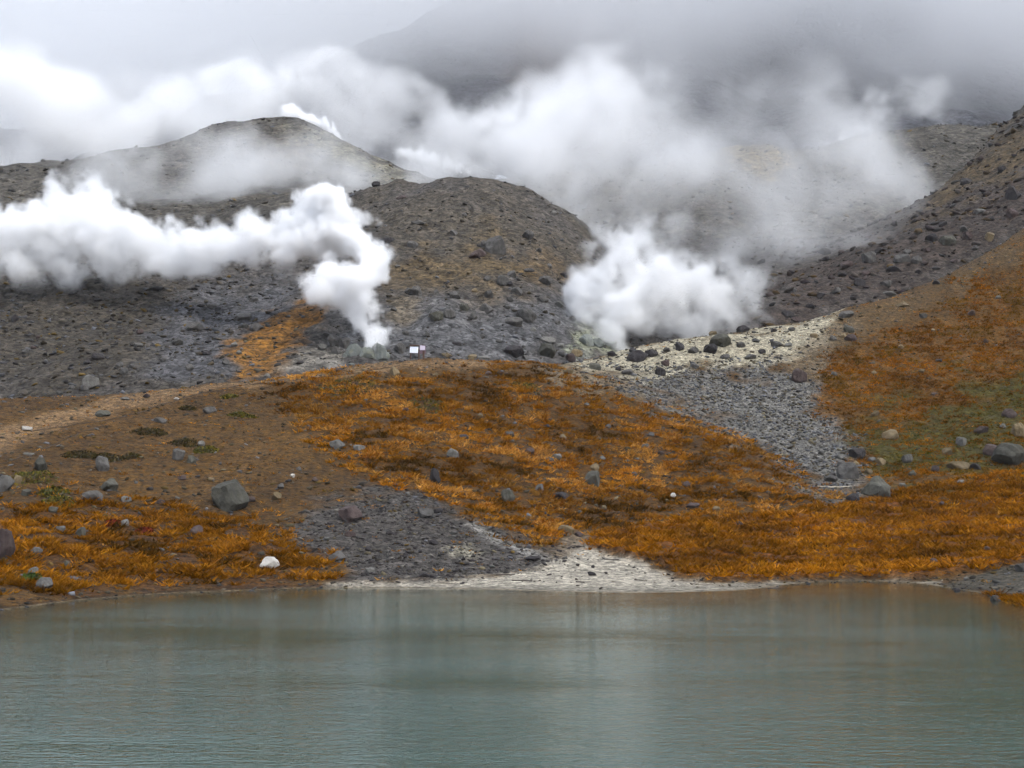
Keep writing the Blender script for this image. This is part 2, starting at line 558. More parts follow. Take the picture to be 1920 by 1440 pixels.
# ------------------------------------------------------------------ zones: real ground colours
K = 0.39
def zone(L, C, poly, col, soft=10, noise=14, scale=4.0, seed=70, amount=1.0):
    sdv = sdpoly(L.px, L.py, poly) + noise * fbm(L.X2, L.Y2, scale, 3, seed) * 1.6
    m = smooth(-soft, soft, sdv) * amount
    C[:] = C * (1 - m[..., None]) + np.asarray(col) * m[..., None]
    return m

def blank(L, col):
    return np.ones(L.Z.shape + (3,)) * np.asarray(col)

ORANGE = lin(150, 88, 26, K)
CN = blank(LN, lin(108, 77, 32, K))
big = fbm(LN.X2, LN.Y2, 14, 4, 81)[..., None]
CN *= 1 + .45 * big
CN += (big > .1) * .0
PATH = [(-300, 860), (0, 800), (90, 775), (200, 745), (330, 728), (440, 715), (600, 700), (740, 673), (900, 671), (1000, 680), (900, 690), (760, 692), (660, 707), (560, 716), (440, 724), (330, 748), (230, 770), (120, 800), (0, 848), (-300, 930)]
zone(LN, CN, PATH, lin(166, 132, 92, K), 8, 6, 3, 71, .85)
LOWL = [(-400, 960), (0, 950), (120, 935), (300, 955), (450, 965), (560, 1000), (620, 1040), (645, 1088), (500, 1100), (300, 1108), (100, 1122), (60, 1104), (-400, 1130)]
CENT = [(500, 738), (580, 706), (660, 704), (760, 716), (860, 706), (920, 688), (1000, 690), (1070, 712), (1180, 757), (1290, 782), (1420, 838), (1565, 945), (1400, 966), (1200, 982), (1080, 1006), (1000, 1018), (900, 978), (800, 932), (700, 905), (640, 860), (560, 800)]
m_lowl = zone(LN, CN, LOWL, lin(102, 66, 22, K), 18, 30, 3, 72, .85)
m_cent = zone(LN, CN, CENT, lin(106, 72, 26, K), 18, 26, 3, 73, .85)
m_mead = smooth(-2, 6, mead)
CN[:] = CN * (1 - m_mead[..., None]) + lin(128, 78, 20, K) * m_mead[..., None]
RHILL = [(1540, 700), (1560, 660), (1640, 625), (1720, 600), (1800, 560), (1920, 495), (2400, 360), (2900, 300), (2900, 820), (1920, 890), (1700, 915), (1640, 900), (1600, 850), (1560, 790), (1530, 740)]
m_rh = zone(LN, CN, RHILL, lin(130, 88, 26, K), 22, 40, 6, 74, .95)
zone(LN, CN, [(1500, 600), (1700, 548), (1800, 495), (1920, 420), (1920, 480), (1800, 545), (1700, 590), (1600, 640), (1550, 690), (1500, 690)], lin(120, 96, 62, K), 16, 20, 5, 75, .8)
GREEN = [(1600, 800), (1700, 770), (1800, 745), (1920, 690), (2300, 640), (2300, 880), (1920, 885), (1700, 915), (1640, 905), (1620, 860)]
m_green = zone(LN, CN, GREEN, lin(84, 82, 22, K), 34, 70, 7, 76, .85)
TALUS = [(1150, 715), (1250, 692), (1480, 690), (1520, 720), (1535, 760), (1560, 795), (1600, 850), (1625, 890), (1590, 925), (1545, 925), (1500, 888), (1420, 838), (1300, 780), (1200, 745)]
m_talus = zone(LN, CN, TALUS, lin(146, 143, 136, K), 28, 42, 4, 77, .92)
PLAT = [(1065, 680), (1090, 662), (1200, 636), (1300, 622), (1440, 612), (1500, 596), (1570, 585), (1570, 612), (1530, 655), (1450, 676), (1340, 690), (1250, 698), (1180, 708), (1110, 700)]
m_plat = zone(LN, CN, PLAT, lin(212, 202, 174, K), 16, 22, 4, 78, .9)
zone(LN, CN, [(1480, 690), (1500, 650), (1560, 600), (1620, 600), (1560, 660), (1540, 720)], lin(140, 122, 96, K), 14, 14, 4, 79, .7)
zone(LN, CN, [(1000, 700), (1060, 690), (1180, 710), (1200, 740), (1100, 735)], lin(152, 132, 104, K), 12, 16, 3, 80, .85)
DARK = [(545, 1000), (600, 945), (690, 918), (790, 928), (850, 960), (920, 992), (1000, 1024), (1065, 1038), (1040, 1060), (950, 1080), (840, 1092), (700, 1097), (655, 1085), (600, 1045)]
m_dark = zone(LN, CN, DARK, lin(100, 95, 90, K), 16, 22, 3, 82, .95)
BEACH = [(610, 1097), (700, 1093), (850, 1088), (950, 1074), (1030, 1058), (1062, 1034), (1090, 1010), (1112, 1030), (1200, 1052), (1268, 1084), (1330, 1096), (1500, 1094), (1760, 1090), (1770, 1130), (620, 1130)]
m_beach = zone(LN, CN, BEACH, lin(204, 194, 174, K), 9, 7, 2, 83, 1.0)
zone(LN, CN, [(870, 984), (890, 982), (960, 1015), (1040, 1045), (1010, 1052), (930, 1020)], lin(170, 165, 156, K), 5, 6, 1.5, 84, .85)
zone(LN, CN, [(835, 1030), (880, 1022), (915, 1036), (890, 1048), (845, 1044)], lin(176, 168, 146, K), 7, 7, 1.5, 85, .8)
zone(LN, CN, [(1030, 1040), (1060, 1005), (1110, 1000), (1100, 1020), (1070, 1045)], lin(150, 134, 112, K), 8, 8, 1.2, 86, .8)
zone(LN, CN, [(1750, 1105), (1800, 1085), (1920, 1052), (2200, 1050), (2200, 1130), (1920, 1118), (1840, 1112)], lin(104, 98, 84, K), 5, 5, 2, 87, .95)
wet = smooth(.16, .03, LN.Z) * smooth(-.3, 0, LN.Z)
CN *= 1 - .38 * wet[..., None]
# lake bed silt
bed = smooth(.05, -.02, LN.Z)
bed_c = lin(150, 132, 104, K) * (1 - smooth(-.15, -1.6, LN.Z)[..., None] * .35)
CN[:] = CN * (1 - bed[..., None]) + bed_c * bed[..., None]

CS = blank(LS, lin(100, 94, 88, K))
CS *= 1 + .35 * fbm(LS.X2, LS.Y2, 18, 4, 91)[..., None]
zone(LS, CS, [(-900, 520), (400, 520), (470, 560), (420, 640), (440, 720), (-900, 780)], lin(84, 76, 64, K), 40, 50, 8, 92, .85)
zone(LS, CS, [(330, 560), (520, 530), (600, 560), (470, 640), (440, 700), (300, 720), (280, 650)], lin(112, 112, 116, K), 40, 40, 8, 93, .7)
zone(LS, CS, [(420, 650), (480, 610), (540, 580), (600, 540), (625, 560), (590, 610), (540, 660), (510, 700), (450, 706)], lin(158, 108, 34, K), 12, 22, 4, 94, .9)
zone(LS, CS, [(520, 690), (560, 660), (620, 650), (650, 680), (620, 700)], lin(168, 160, 146, K), 12, 16, 3, 95, .7)
zone(LS, CS, [(600, 390), (800, 335), (960, 350), (1100, 440), (1090, 520), (900, 500), (720, 470)], lin(108, 98, 82, K), 50, 60, 10, 96, .65)
zone(LS, CS, [(700, 520), (760, 480), (900, 470), (980, 500), (900, 545), (760, 560)], lin(126, 102, 58, K), 40, 60, 7, 97, .55)
zone(LS, CS, [(960, 480), (1060, 470), (1080, 520), (980, 530)], lin(124, 98, 56, K), 30, 40, 6, 98, .5)
zone(LS, CS, [(640, 600), (820, 570), (1000, 570), (1090, 560), (1100, 670), (640, 690)], lin(122, 122, 124, K), 40, 40, 8, 99, .7)
zone(LS, CS, [(1060, 660), (1080, 610), (1150, 600), (1170, 660)], lin(176, 178, 150, K), 12, 16, 3, 100, .8)
zone(LS, CS, [(720, 590), (750, 550), (790, 560), (780, 600), (740, 610)], lin(142, 126, 100, K), 10, 12, 3, 101, .6)
zone(LS, CS, [(1380, 640), (1500, 500), (1700, 410), (1900, 300), (2900, 150), (2900, 420), (1920, 440), (1700, 560), (1500, 620)], lin(84, 72, 64, K), 30, 40, 8, 102, .9)
zone(LS, CS, [(1700, 400), (1800, 310), (1920, 225), (2900, 0), (2900, 150), (1920, 320), (1800, 380)], lin(112, 94, 64, K), 22, 40, 7, 103, .75)

CU = blank(LU, lin(108, 102, 92, K)) * (1 + .4 * fbm(LU.X2, LU.Y2, 25, 4, 111)[..., None])
zone(LU, CU, [(540, 245), (640, 262), (720, 300), (790, 335), (700, 340), (620, 290)], lin(164, 158, 134, K), 18, 24, 8, 112, .75)
zone(LU, CU, [(1350, 262), (1470, 268), (1490, 310), (1430, 340), (1380, 310)], lin(150, 132, 96, K), 10, 14, 6, 113, .85)
zone(LU, CU, [(480, 270), (560, 270), (600, 330), (500, 340)], lin(120, 100, 66, K), 30, 30, 10, 114, .6)
CM = blank(LM, lin(92, 92, 98, K)) * (1 + .45 * fbm(LM.X2, LM.Y2, 60, 5, 121)[..., None])
zone(LM, CM, [(960, 60), (1100, 70), (1160, 150), (1060, 190), (960, 140)], lin(108, 88, 78, K), 40, 50, 30, 122, .7)

MG = ground_mat('ground_soil', 6.5, .6, .85, .22, .55)
MS = ground_mat('scree_gravel', 2.6, .55, .8, .3, .6)
MU = ground_mat('upper_scree', 1.4, .55, .9, .9, .6)
MM = ground_mat('mountain_rock', .6, .55, .9, 2.0, .5)

def build_layer(L, C, mat, name, label, cat='hill'):
    na, ny = L.Z.shape
    V = np.stack([L.X2, L.Y2, L.Z], -1).reshape(-1, 3)
    i, j = np.meshgrid(np.arange(na - 1), np.arange(ny - 1), indexing='ij')
    q = (i * ny + j).ravel()
    T = np.stack([q, q + ny, q + ny + 1, q + 1], -1)
    o = np_mesh(name, V, T, mat, True, 4)
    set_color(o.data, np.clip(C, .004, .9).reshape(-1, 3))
    set_float(o.data, getattr(L, 'grit', np.ones_like(L.Z)), 'grit')
    info(o, label, cat, None, 'structure')
    L.ob = o
    return o

LN.grit = np.clip(1 - .88 * m_beach - .5 * m_plat, .08, 1)
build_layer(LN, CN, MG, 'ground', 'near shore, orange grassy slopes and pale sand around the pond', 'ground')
build_layer(LS, CS, MS, 'scree_hill', 'grey scree slopes and rounded dome behind the grassy rise', 'hill')
build_layer(LU, CU, MU, 'upper_hill', 'higher bare hills half hidden by drifting steam', 'hill')
build_layer(LM, CM, MM, 'mountain', 'dark misty mountain flank rising into the cloud', 'mountain')

# wide base sheet reaching to the horizon on all sides, and the bank the camera stands on
m_far, nt_, b_ = new_mat('far_ground')
b_.inputs['Base Color'].default_value = (*lin(104, 96, 84), 1)
n_ = node(nt_, 'ShaderNodeTexNoise')
n_.inputs['Scale'].default_value = .02
n_.inputs['Detail'].default_value = 8
c_ = mixc(nt_, n_.outputs['Fac'], lin(84, 78, 66), lin(124, 112, 92))
nt_.links.new(c_, b_.inputs['Base Color'])
b_.inputs['Roughness'].default_value = .95
R_ = 4000
base = mesh_obj('base_ground', [(-R_, -R_, -4.2), (R_, -R_, -4.2), (R_, R_, -4.2), (-R_, R_, -4.2)], [(0, 1, 2, 3)], m_far)
info(base, 'low brown ground spreading beyond the hills', 'ground', None, 'structure')
bx = np.linspace(-220, 220, 90); by = np.linspace(-120, 14, 60)
BX, BY = np.meshgrid(bx, by, indexing='ij')
BZ = np.interp(BY, [-120, -20, -2, 3, 9, 14], [9, 4.2, 3.3, 2.4, -.4, -3.0]) + .3 * fbm(BX, BY, 7, 4, 131)
q = (np.arange(89)[:, None] * 60 + np.arange(59)[None]).ravel()
bank = np_mesh('bank_ground', np.stack([BX, BY, BZ], -1).reshape(-1, 3), np.stack([q, q + 60, q + 61, q + 1], -1), MG, True, 4)
set_color(bank.data, np.ones((BX.size, 3)) * lin(112, 88, 56, K))
set_float(bank.data, np.ones(BX.size), 'grit')
info(bank, 'gravelly bank on the viewer side of the pond', 'ground', None, 'structure')

# ------------------------------------------------------------------ the pond
wx = np.linspace(-.62, .62, 260)
wy = np.concatenate([np.arange(2, 40, 2.0), np.arange(40, 100, .35)])
WA, WY = np.meshgrid(wx, wy, indexing='ij')
WX = WA * (WY + 6)
depth = np.clip(-height(LN, WX, np.maximum(WY, 20.5)), -1, 5)
m, nt, b = new_mat('pond_water')
nt.nodes.remove(b)
L_ = nt.links
geo = node(nt, 'ShaderNodeNewGeometry')
at = node(nt, 'ShaderNodeAttribute', attribute_name='depth')
out = nt.nodes['Material Output']
# ripples: small wind waves in drifting cat's paws
mp = node(nt, 'ShaderNodeMapping')
mp.inputs['Scale'].default_value = (.62, 1.5, 1.0)
mp.inputs['Rotation'].default_value = (0, 0, math.radians(12))
L_.new(geo.outputs['Position'], mp.inputs['Vector'])
w1 = node(nt, 'ShaderNodeTexNoise'); w1.inputs['Scale'].default_value = 3.5; w1.inputs['Detail'].default_value = 3; w1.inputs['Roughness'].default_value = .55
L_.new(mp.outputs[0], w1.inputs['Vector'])
w2 = node(nt, 'ShaderNodeTexNoise'); w2.inputs['Scale'].default_value = .55; w2.inputs['Detail'].default_value = 2
L_.new(mp.outputs[0], w2.inputs['Vector'])
mp2 = node(nt, 'ShaderNodeMapping')
mp2.inputs['Scale'].default_value = (.035, .11, 1)
L_.new(geo.outputs['Position'], mp2.inputs['Vector'])
w3 = node(nt, 'ShaderNodeTexNoise'); w3.inputs['Scale'].default_value = 1.0; w3.inputs['Detail'].default_value = 4
L_.new(mp2.outputs[0], w3.inputs['Vector'])
paw = node(nt, 'ShaderNodeMapRange')
paw.inputs[1].default_value = .35; paw.inputs[2].default_value = .65; paw.inputs[3].default_value = .25; paw.inputs[4].default_value = 1.25
L_.new(w3.outputs['Fac'], paw.inputs[0])
# ripples die out in the shelter of the far shore
shel = node(nt, 'ShaderNodeMapRange')
shel.inputs[1].default_value = .05; shel.inputs[2].default_value = 3.0; shel.inputs[3].default_value = .14; shel.inputs[4].default_value = 1.0
L_.new(at.outputs['Fac'], shel.inputs[0])
hh = mathn(nt, 'ADD', w1.outputs['Fac'], mathn(nt, 'MULTIPLY', w2.outputs['Fac'], .8))
hh = mathn(nt, 'MULTIPLY', mathn(nt, 'MULTIPLY', hh, paw.outputs[0]), shel.outputs[0])
bp = node(nt, 'ShaderNodeBump')
bp.inputs['Strength'].default_value = 1.0
bp.inputs['Distance'].default_value = .06
L_.new(hh, bp.inputs['Height'])
dif = node(nt, 'ShaderNodeBsdfDiffuse')
dif.inputs['Color'].default_value = (.032, .072, .058, 1)
tr = node(nt, 'ShaderNodeBsdfTransparent')
tr.inputs['Color'].default_value = (.82, .9, .86, 1)
gl = node(nt, 'ShaderNodeBsdfGlossy')
gl.inputs['Roughness'].default_value = .06
gl.inputs['Color'].default_value = (1, 1, 1, 1)
L_.new(bp.outputs[0], gl.inputs['Normal'])
mur = node(nt, 'ShaderNodeMapRange')       # murk grows with depth
mur.inputs[1].default_value = 0.0; mur.inputs[2].default_value = 1.3; mur.inputs[3].default_value = .12; mur.inputs[4].default_value = 1.0
mur.interpolation_type = 'SMOOTHSTEP'
L_.new(at.outputs['Fac'], mur.inputs[0])
body = node(nt, 'ShaderNodeMixShader')
L_.new(mur.outputs[0], body.inputs[0]); L_.new(tr.outputs[0], body.inputs[1]); L_.new(dif.outputs[0], body.inputs[2])
fr = node(nt, 'ShaderNodeFresnel')
fr.inputs['IOR'].default_value = 1.33
L_.new(bp.outputs[0], fr.inputs['Normal'])
fin = node(nt, 'ShaderNodeMixShader')
L_.new(fr.outputs[0], fin.inputs[0]); L_.new(body.outputs[0], fin.inputs[1]); L_.new(gl.outputs[0], fin.inputs[2])
L_.new(fin.outputs[0], out.inputs['Surface'])
nyw = len(wy)
q = (np.arange(len(wx) - 1)[:, None] * nyw + np.arange(nyw - 1)[None]).ravel()
lake = np_mesh('lake', np.stack([WX, WY, np.zeros_like(WX)], -1).reshape(-1, 3), np.stack([q, q + nyw, q + nyw + 1, q + 1], -1), m, True, 4)
set_float(lake.data, depth, 'depth')
info(lake, 'rippled teal pond reflecting the steam and slopes', 'pond', None, 'structure')

# ------------------------------------------------------------------ scree and gravel rubble (uncountable small stones)
def ico():
    t = (1 + 5 ** .5) / 2
    v = np.array([(-1, t, 0), (1, t, 0), (-1, -t, 0), (1, -t, 0), (0, -1, t), (0, 1, t), (0, -1, -t), (0, 1, -t), (t, 0, -1), (t, 0, 1), (-t, 0, -1), (-t, 0, 1)], float)
    v /= np.linalg.norm(v[0])
    f = np.array([(0, 11, 5), (0, 5, 1), (0, 1, 7), (0, 7, 10), (0, 10, 11), (1, 5, 9), (5, 11, 4), (11, 10, 2), (10, 7, 6), (7, 1, 8), (3, 9, 4), (3, 4, 2), (3, 2, 6), (3, 6, 8), (3, 8, 9), (4, 9, 5), (2, 4, 11), (6, 2, 10), (8, 6, 7), (9, 8, 1)])
    return v, f
ICV, ICF = ico()

def scatter(L, n, weight, seed):
    """random points on a layer, uniform in ground area times weight (grid)"""
    r = np.random.default_rng(seed + 5000)
    wgt = (weight * L.vis * L.Y2 * np.gradient(L.Y)[None, :])
    wgt = np.clip(wgt, 0, None).ravel()
    c = np.cumsum(wgt)
    idx = np.searchsorted(c, r.random(n) * c[-1])
    i, j = np.unravel_index(np.clip(idx, 0, wgt.size - 1), L.Z.shape)
    a = L.a[i] + (r.random(n) - .5) * (L.a[1] - L.a[0])
    Y = L.Y[j] + (r.random(n) - .5) * np.gradient(L.Y)[j]
    X = a * Y
    return X, Y, height(L, X, Y), i, j

M_stone = attr_mat('loose_stone', .9)

def rubble(name, L, n, weight, smin, smax, power, cols, seed, label, pick=None, flat=.6):
    r = np.random.default_rng(seed)
    X, Y, Z, i, j = scatter(L, n, weight, seed)
    s = smin * (smax / smin) ** (r.random(n) ** power)
    V = ICV[None] * (1 + .38 * (r.random((n, 12, 1)) - .5) * 2)
    sc3 = np.stack([1 + .7 * r.random(n), .8 + .5 * r.random(n), flat * (.7 + .7 * r.random(n))], -1)
    V = V * sc3[:, None, :]
    ang = r.random(n) * 2 * math.pi
    ca, sa = np.cos(ang)[:, None], np.sin(ang)[:, None]
    x = V[..., 0] * ca - V[..., 1] * sa
    y = V[..., 0] * sa + V[..., 1] * ca
    tz = (r.random(n)[:, None] - .5) * .9
    z = V[..., 2] + x * tz
    V = np.stack([x, y, z], -1) * s[:, None, None] * .5
    V += np.stack([X, Y, Z + s * .12], -1)[:, None, :]
    T = ICF[None] + (np.arange(n) * 12)[:, None, None]
    o = np_mesh(name, V.reshape(-1, 3), T.reshape(-1, 3), M_stone, False, 3)
    cols = np.asarray(cols)
    ci = r.integers(0, len(cols), n)
    C = cols[ci] * (.5 + 1.1 * r.random((n, 1)) ** 1.3)
    set_color(o.data, np.repeat(np.clip(C, .01, .8), 12, 0))
    info(o, label, 'rubble', None, 'stuff')
    return o

GREY = [lin(118, 118, 120, K), lin(132, 134, 140, K), lin(96, 92, 90, K), lin(110, 100, 86, K), lin(84, 80, 78, K)]
BROWN = [lin(104, 92, 72, K), lin(88, 78, 64, K), lin(118, 108, 92, K), lin(98, 96, 98, K), lin(134, 110, 60, K)]
PURP = [lin(92, 80, 76, K), lin(76, 66, 62, K), lin(110, 100, 92, K), lin(96, 92, 90, K), lin(120, 98, 66, K), lin(70, 60, 62, K)]
MIX = [lin(130, 128, 122, K), lin(112, 104, 92, K), lin(150, 138, 110, K), lin(96, 90, 82, K), lin(142, 142, 146, K)]

lef = smooth(560, 420, LS.px)
rig = smooth(1380, 1480, LS.px)
mid = (1 - lef) * (1 - rig)
rubble('left_rubble', LS, 11000, lef * smooth(-250, 0, LS.px), .1, .85, 5.0, BROWN + GREY, 201, 'small brown and grey stones covering the slope under the long steam bank')
rubble('dome_rubble', LS, 9000, mid * smooth(300, 420, LS.py), .1, .8, 5.5, GREY + BROWN[:3], 202, 'small grey stones littering the rounded central dome')
rubble('ridge_rubble', LS, 8500, rig, .13, 1.5, 4.6, PURP, 203, 'jumbled dark purplish stones of the ridge above the orange slope')
rubble('upper_rubble', LU, 2500, np.ones_like(LU.Z), .3, 1.3, 2.2, GREY + BROWN, 204, 'loose stones on the misty upper hills')
rubble('talus_rubble', LN, 7000, m_talus, .07, .42, 1.8, MIX + GREY[:2], 205, 'pale grey talus filling the gully beside the grassy hill', flat=.7)
rubble('plateau_rubble', LN, 700, m_plat * .6 + .4 * m_talus, .1, .6, 1.8, GREY + MIX[:2], 206, 'dark and pale stones strewn over the whitish fumarole bench')
dryland = smooth(.1, .5, LN.Z) * (1 - m_mead) * (1 - m_beach)
rubble('slope_rubble', LN, 11000, dryland * (1 - .8 * m_green) * (1 - .55 * m_rh), .07, .42, 1.6, MIX + BROWN, 207, 'small stones scattered through the near brown slopes', flat=.65)
rubble('apron_rubble', LN, 3800, m_dark * smooth(.1, .5, LN.Z), .05, .3, 2.2, [lin(92, 86, 84, K), lin(110, 104, 100, K), lin(78, 72, 72, K), lin(140, 134, 124, K)], 208, 'dark gravel of the apron above the pale beach')
rubble('beach_rubble', LN, 150, m_beach * smooth(.02, .2, LN.Z), .05, .25, 2.0, [lin(60, 54, 52), lin(90, 82, 74), lin(120, 112, 100)], 209, 'dark bits of stone and wood strewn on the pale sand')

rubble('shore_rubble', LN, 1100, smooth(-.12, -.02, LN.Z) * smooth(.35, .1, LN.Z) * (1 - m_beach) * (1 - .7 * m_mead), .05, .26, 2.4, BROWN + GREY[2:], 210, 'wet dark pebbles and stones along the waterline')
# ------------------------------------------------------------------ autumn sedge: tufts of blades
M_grass, ntg, bg_ = new_mat('sedge')
atg = node(ntg, 'ShaderNodeAttribute', attribute_name='col')
ntg.links.new(atg.outputs['Color'], bg_.inputs['Base Color'])
bg_.inputs['Roughness'].default_value = .75
bg_.inputs['Specular IOR Level'].default_value = 0.0
trl = node(ntg, 'ShaderNodeBsdfTranslucent')
ntg.links.new(atg.outputs['Color'], trl.inputs['Color'])
mxs = node(ntg, 'ShaderNodeMixShader')
mxs.inputs[0].default_value = .3
ntg.links.new(bg_.outputs[0], mxs.inputs[1]); ntg.links.new(trl.outputs[0], mxs.inputs[2])
ntg.links.new(mxs.outputs[0], ntg.nodes['Material Output'].inputs['Surface'])

def tufts(name, L, n, weight, hmin, hmax, nb, cols, seed, label, clump=3.0, thr=-.1, spread=.85):
    r = np.random.default_rng(seed)
    cl = smooth(thr, thr + .25, fbm(L.X2, L.Y2, clump, 4, seed))
    X, Y, Z, i, j = scatter(L, n, weight * (cl + .03), seed)
    hgt = 1.12 * (hmin + (hmax - hmin) * r.random(n) ** 1.5)
    ang = r.random((n, nb)) * 2 * math.pi
    rad = r.random((n, nb)) * spread * hgt[:, None]
    bx = X[:, None] + np.cos(ang) * rad
    by = Y[:, None] + np.sin(ang) * rad
    bz = np.broadcast_to(Z[:, None], bx.shape) - .03
    lean = (.45 + .95 * r.random((n, nb))) * hgt[:, None]
    la = ang + (r.random((n, nb)) - .5) * 1.6
    tx = bx + np.cos(la) * lean
    ty = by + np.sin(la) * lean
    tz = bz + hgt[:, None] * (.3 + .55 * r.random((n, nb)))
    wdt = (.12 + .14 * r.random((n, nb))) * hgt[:, None]
    pa = r.random((n, nb)) * math.pi
    dx, dy = np.cos(pa) * wdt, np.sin(pa) * wdt
    V = np.stack([np.stack([bx - dx, by - dy, bz], -1), np.stack([bx + dx, by + dy, bz], -1), np.stack([tx, ty, tz], -1)], 2)
    nt_ = n * nb
    o = np_mesh(name, V.reshape(-1, 3), np.arange(nt_ * 3).reshape(-1, 3), M_grass, False, 3)
    cols = np.asarray(cols)
    pat = fbm(X, Y, 5.0, 3, seed + 9)
    t = np.clip((pat + .5 + .5 * (r.random(n) - .5)) * len(cols), 0, len(cols) - 1.001).astype(int)
    C = cols[t][:, None, :] * (.5 + .85 * r.random((n, nb, 1))) * (1 + .8 * fbm(X, Y, 9.0, 3, seed + 5))[:, None, None] * (.75 + .5 * r.random((n, 1, 1)))
    C = np.repeat(C.reshape(-1, 3), 3, 0)
    set_color(o.data, np.clip(C, .003, .9))
    info(o, label, 'grass', None, 'stuff')
    return o

KG = 0.76
OR = [lin(96, 68, 26, KG), lin(140, 90, 22, KG), lin(162, 106, 24, KG), lin(176, 118, 30, KG), lin(190, 132, 44, KG), lin(160, 98, 18, KG), lin(206, 150, 70, KG), lin(120, 96, 34, KG)]
ORM = [lin(126, 80, 18, KG), lin(158, 100, 16, KG), lin(172, 112, 20, KG), lin(186, 126, 28, KG), lin(162, 102, 16, KG), lin(144, 92, 18, KG), lin(196, 138, 44, KG)]
ORH = [lin(118, 78, 18, KG), lin(154, 98, 20, KG), lin(140, 88, 16, KG), lin(172, 110, 24, KG), lin(128, 94, 24, KG), lin(104, 84, 24, KG)]
GRN = [lin(80, 82, 18, KG), lin(98, 94, 20, KG), lin(112, 92, 20, KG), lin(70, 72, 18, KG), lin(126, 90, 20, KG)]
land = smooth(.15, .4, LN.Z)
tufts('meadow_grass', LN, 17000, m_mead * land, .14, .5, 11, ORM, 301, 'dense rusty orange sedge carpeting the flat meadow by the shore', 1.6, -.4)
tufts('slope_grass', LN, 17000, m_cent * land * (1 - .9 * m_dark), .16, .45, 10, OR, 302, 'golden orange grass tufts on the near hill below the signs', 1.8, -.14)
tufts('shore_grass', LN, 7500, m_lowl * land * (1 - m_dark), .16, .45, 10, OR[:4] + [lin(140, 70, 20, KG)], 303, 'orange grass tufts above the shore beside the big boulder', 1.8, -.12)
tufts('hillside_grass', LN, 19000, m_rh * (1 - .75 * m_green), .16, .4, 9, ORH, 304, 'rusty grass on the steep slope beside the talus gully', 3.0, -.32)
tufts('moss_grass', LN, 5000, m_green * (1 - m_mead), .12, .28, 8, GRN + [lin(140, 88, 16, KG)], 305, 'olive green turf at the foot of the rusty slope', 4.0, -.35)
SPIT = [(1825, 1128), (1850, 1112), (1900, 1118), (1960, 1112), (2200, 1130), (2200, 1170), (1920, 1160), (1860, 1142)]
m_spit = smooth(-3, 5, sdpoly(LN.px, LN.py, SPIT) + nz_edge * .5) * smooth(-.02, .05, LN.Z)
tufts('spit_grass', LN, 1500, m_spit, .14, .4, 10, ORM, 307, 'orange tufts at the water edge of the gravel spit', 1.6, -.4)
tufts('sparse_grass', LN, 4500, dryland * (1 - m_talus) * (1 - m_plat) * (1 - m_rh), .1, .26, 8, OR + [lin(110, 92, 30, KG)], 306, 'scattered small tufts dotting the bare brown slope', 1.5, .18)

# ------------------------------------------------------------------ boulders
def icosub(n):
    v = [tuple(x) for x in ICV]; f = [tuple(x) for x in ICF]
    for _ in range(n):
        cache = {}; nf = []
        def midp(a, b):
            k = (min(a, b), max(a, b))
            if k not in cache:
                m = (np.array(v[a]) + np.array(v[b])) / 2
                m /= np.linalg.norm(m)
                v.append(tuple(m)); cache[k] = len(v) - 1
            return cache[k]
        for a, b, c in f:
            ab, bc, ca = midp(a, b), midp(b, c), midp(c, a)
            nf += [(a, ab, ca), (b, bc, ab), (c, ca, bc), (ab, bc, ca)]
        f = nf
    return np.array(v), np.array(f)
SV, SF = icosub(3)
SV2, SF2 = icosub(2)

def rock_mesh(seed, angular=.75, sub=3):
    r = np.random.default_rng(seed)
    v, f = (SV, SF) if sub == 3 else (SV2, SF2)
    V = v.copy()
    for _ in range(int(7 + 6 * angular)):
        n = r.normal(size=3); n /= np.linalg.norm(n)
        d = .52 + .35 * r.random()
        k = V @ n
        V = V - np.clip(k - d, 0, None)[:, None] * n * angular
    ph = r.random(3) * 9
    bumpv = (np.sin(V[:, 0] * 5 + ph[0]) * np.sin(V[:, 1] * 5 + ph[1]) + np.sin(V[:, 2] * 7 + ph[2]) * .5 + .5 * np.sin(V[:, 0] * 13 + V[:, 1] * 11 + ph[1]))
    V *= 1 + .05 * bumpv[:, None]
    V += .03 * (r.random(V.shape) - .5)
    mn, mx = V.min(0), V.max(0)
    V = (V - (mn + mx) / 2) / (mx - mn)          # unit box
    me = bpy.data.meshes.new('boulder')
    me.from_pydata([tuple(p) for p in V], [], [tuple(p) for p in f])
    if angular < .6:
        me.polygons.foreach_set('use_smooth', [True] * len(me.polygons))
    me.materials.append(None)
    return me

PROTO = [rock_mesh(400 + i, (1.0, .9, 1.0, .85, .7, 1.0)[i % 6]) for i in range(14)]
PROTO_S = [rock_mesh(450 + i, .9, 2) for i in range(6)]
RM = {
    'g': rock_mat('rock_blue_grey', lin(96, 92, 88, K), lin(140, 136, 130, K), lin(96, 92, 86, K)),
    'd': rock_mat('rock_dark', lin(58, 54, 56, K), lin(88, 82, 82, K), lin(98, 88, 76, K)),
    't': rock_mat('rock_tan', lin(148, 126, 92, K), lin(180, 160, 124, K), lin(112, 96, 70, K)),
    'p': rock_mat('rock_purple_brown', lin(92, 76, 74, K), lin(126, 108, 102, K), lin(74, 62, 58, K)),
    'w': rock_mat('rock_white', lin(214, 206, 194, .5), lin(232, 226, 216, .52)),
    'k': rock_mat('rock_pale_grey', lin(136, 132, 124, K), lin(172, 168, 160, K), lin(118, 114, 106, K)),
    'o': rock_mat('rock_olive_grey', lin(94, 92, 82, K), lin(132, 129, 116, K), lin(84, 80, 50, K)),
    's': rock_mat('rock_sulphur', lin(140, 146, 142, K), lin(180, 184, 174, K), lin(176, 166, 86, K), .3),
}
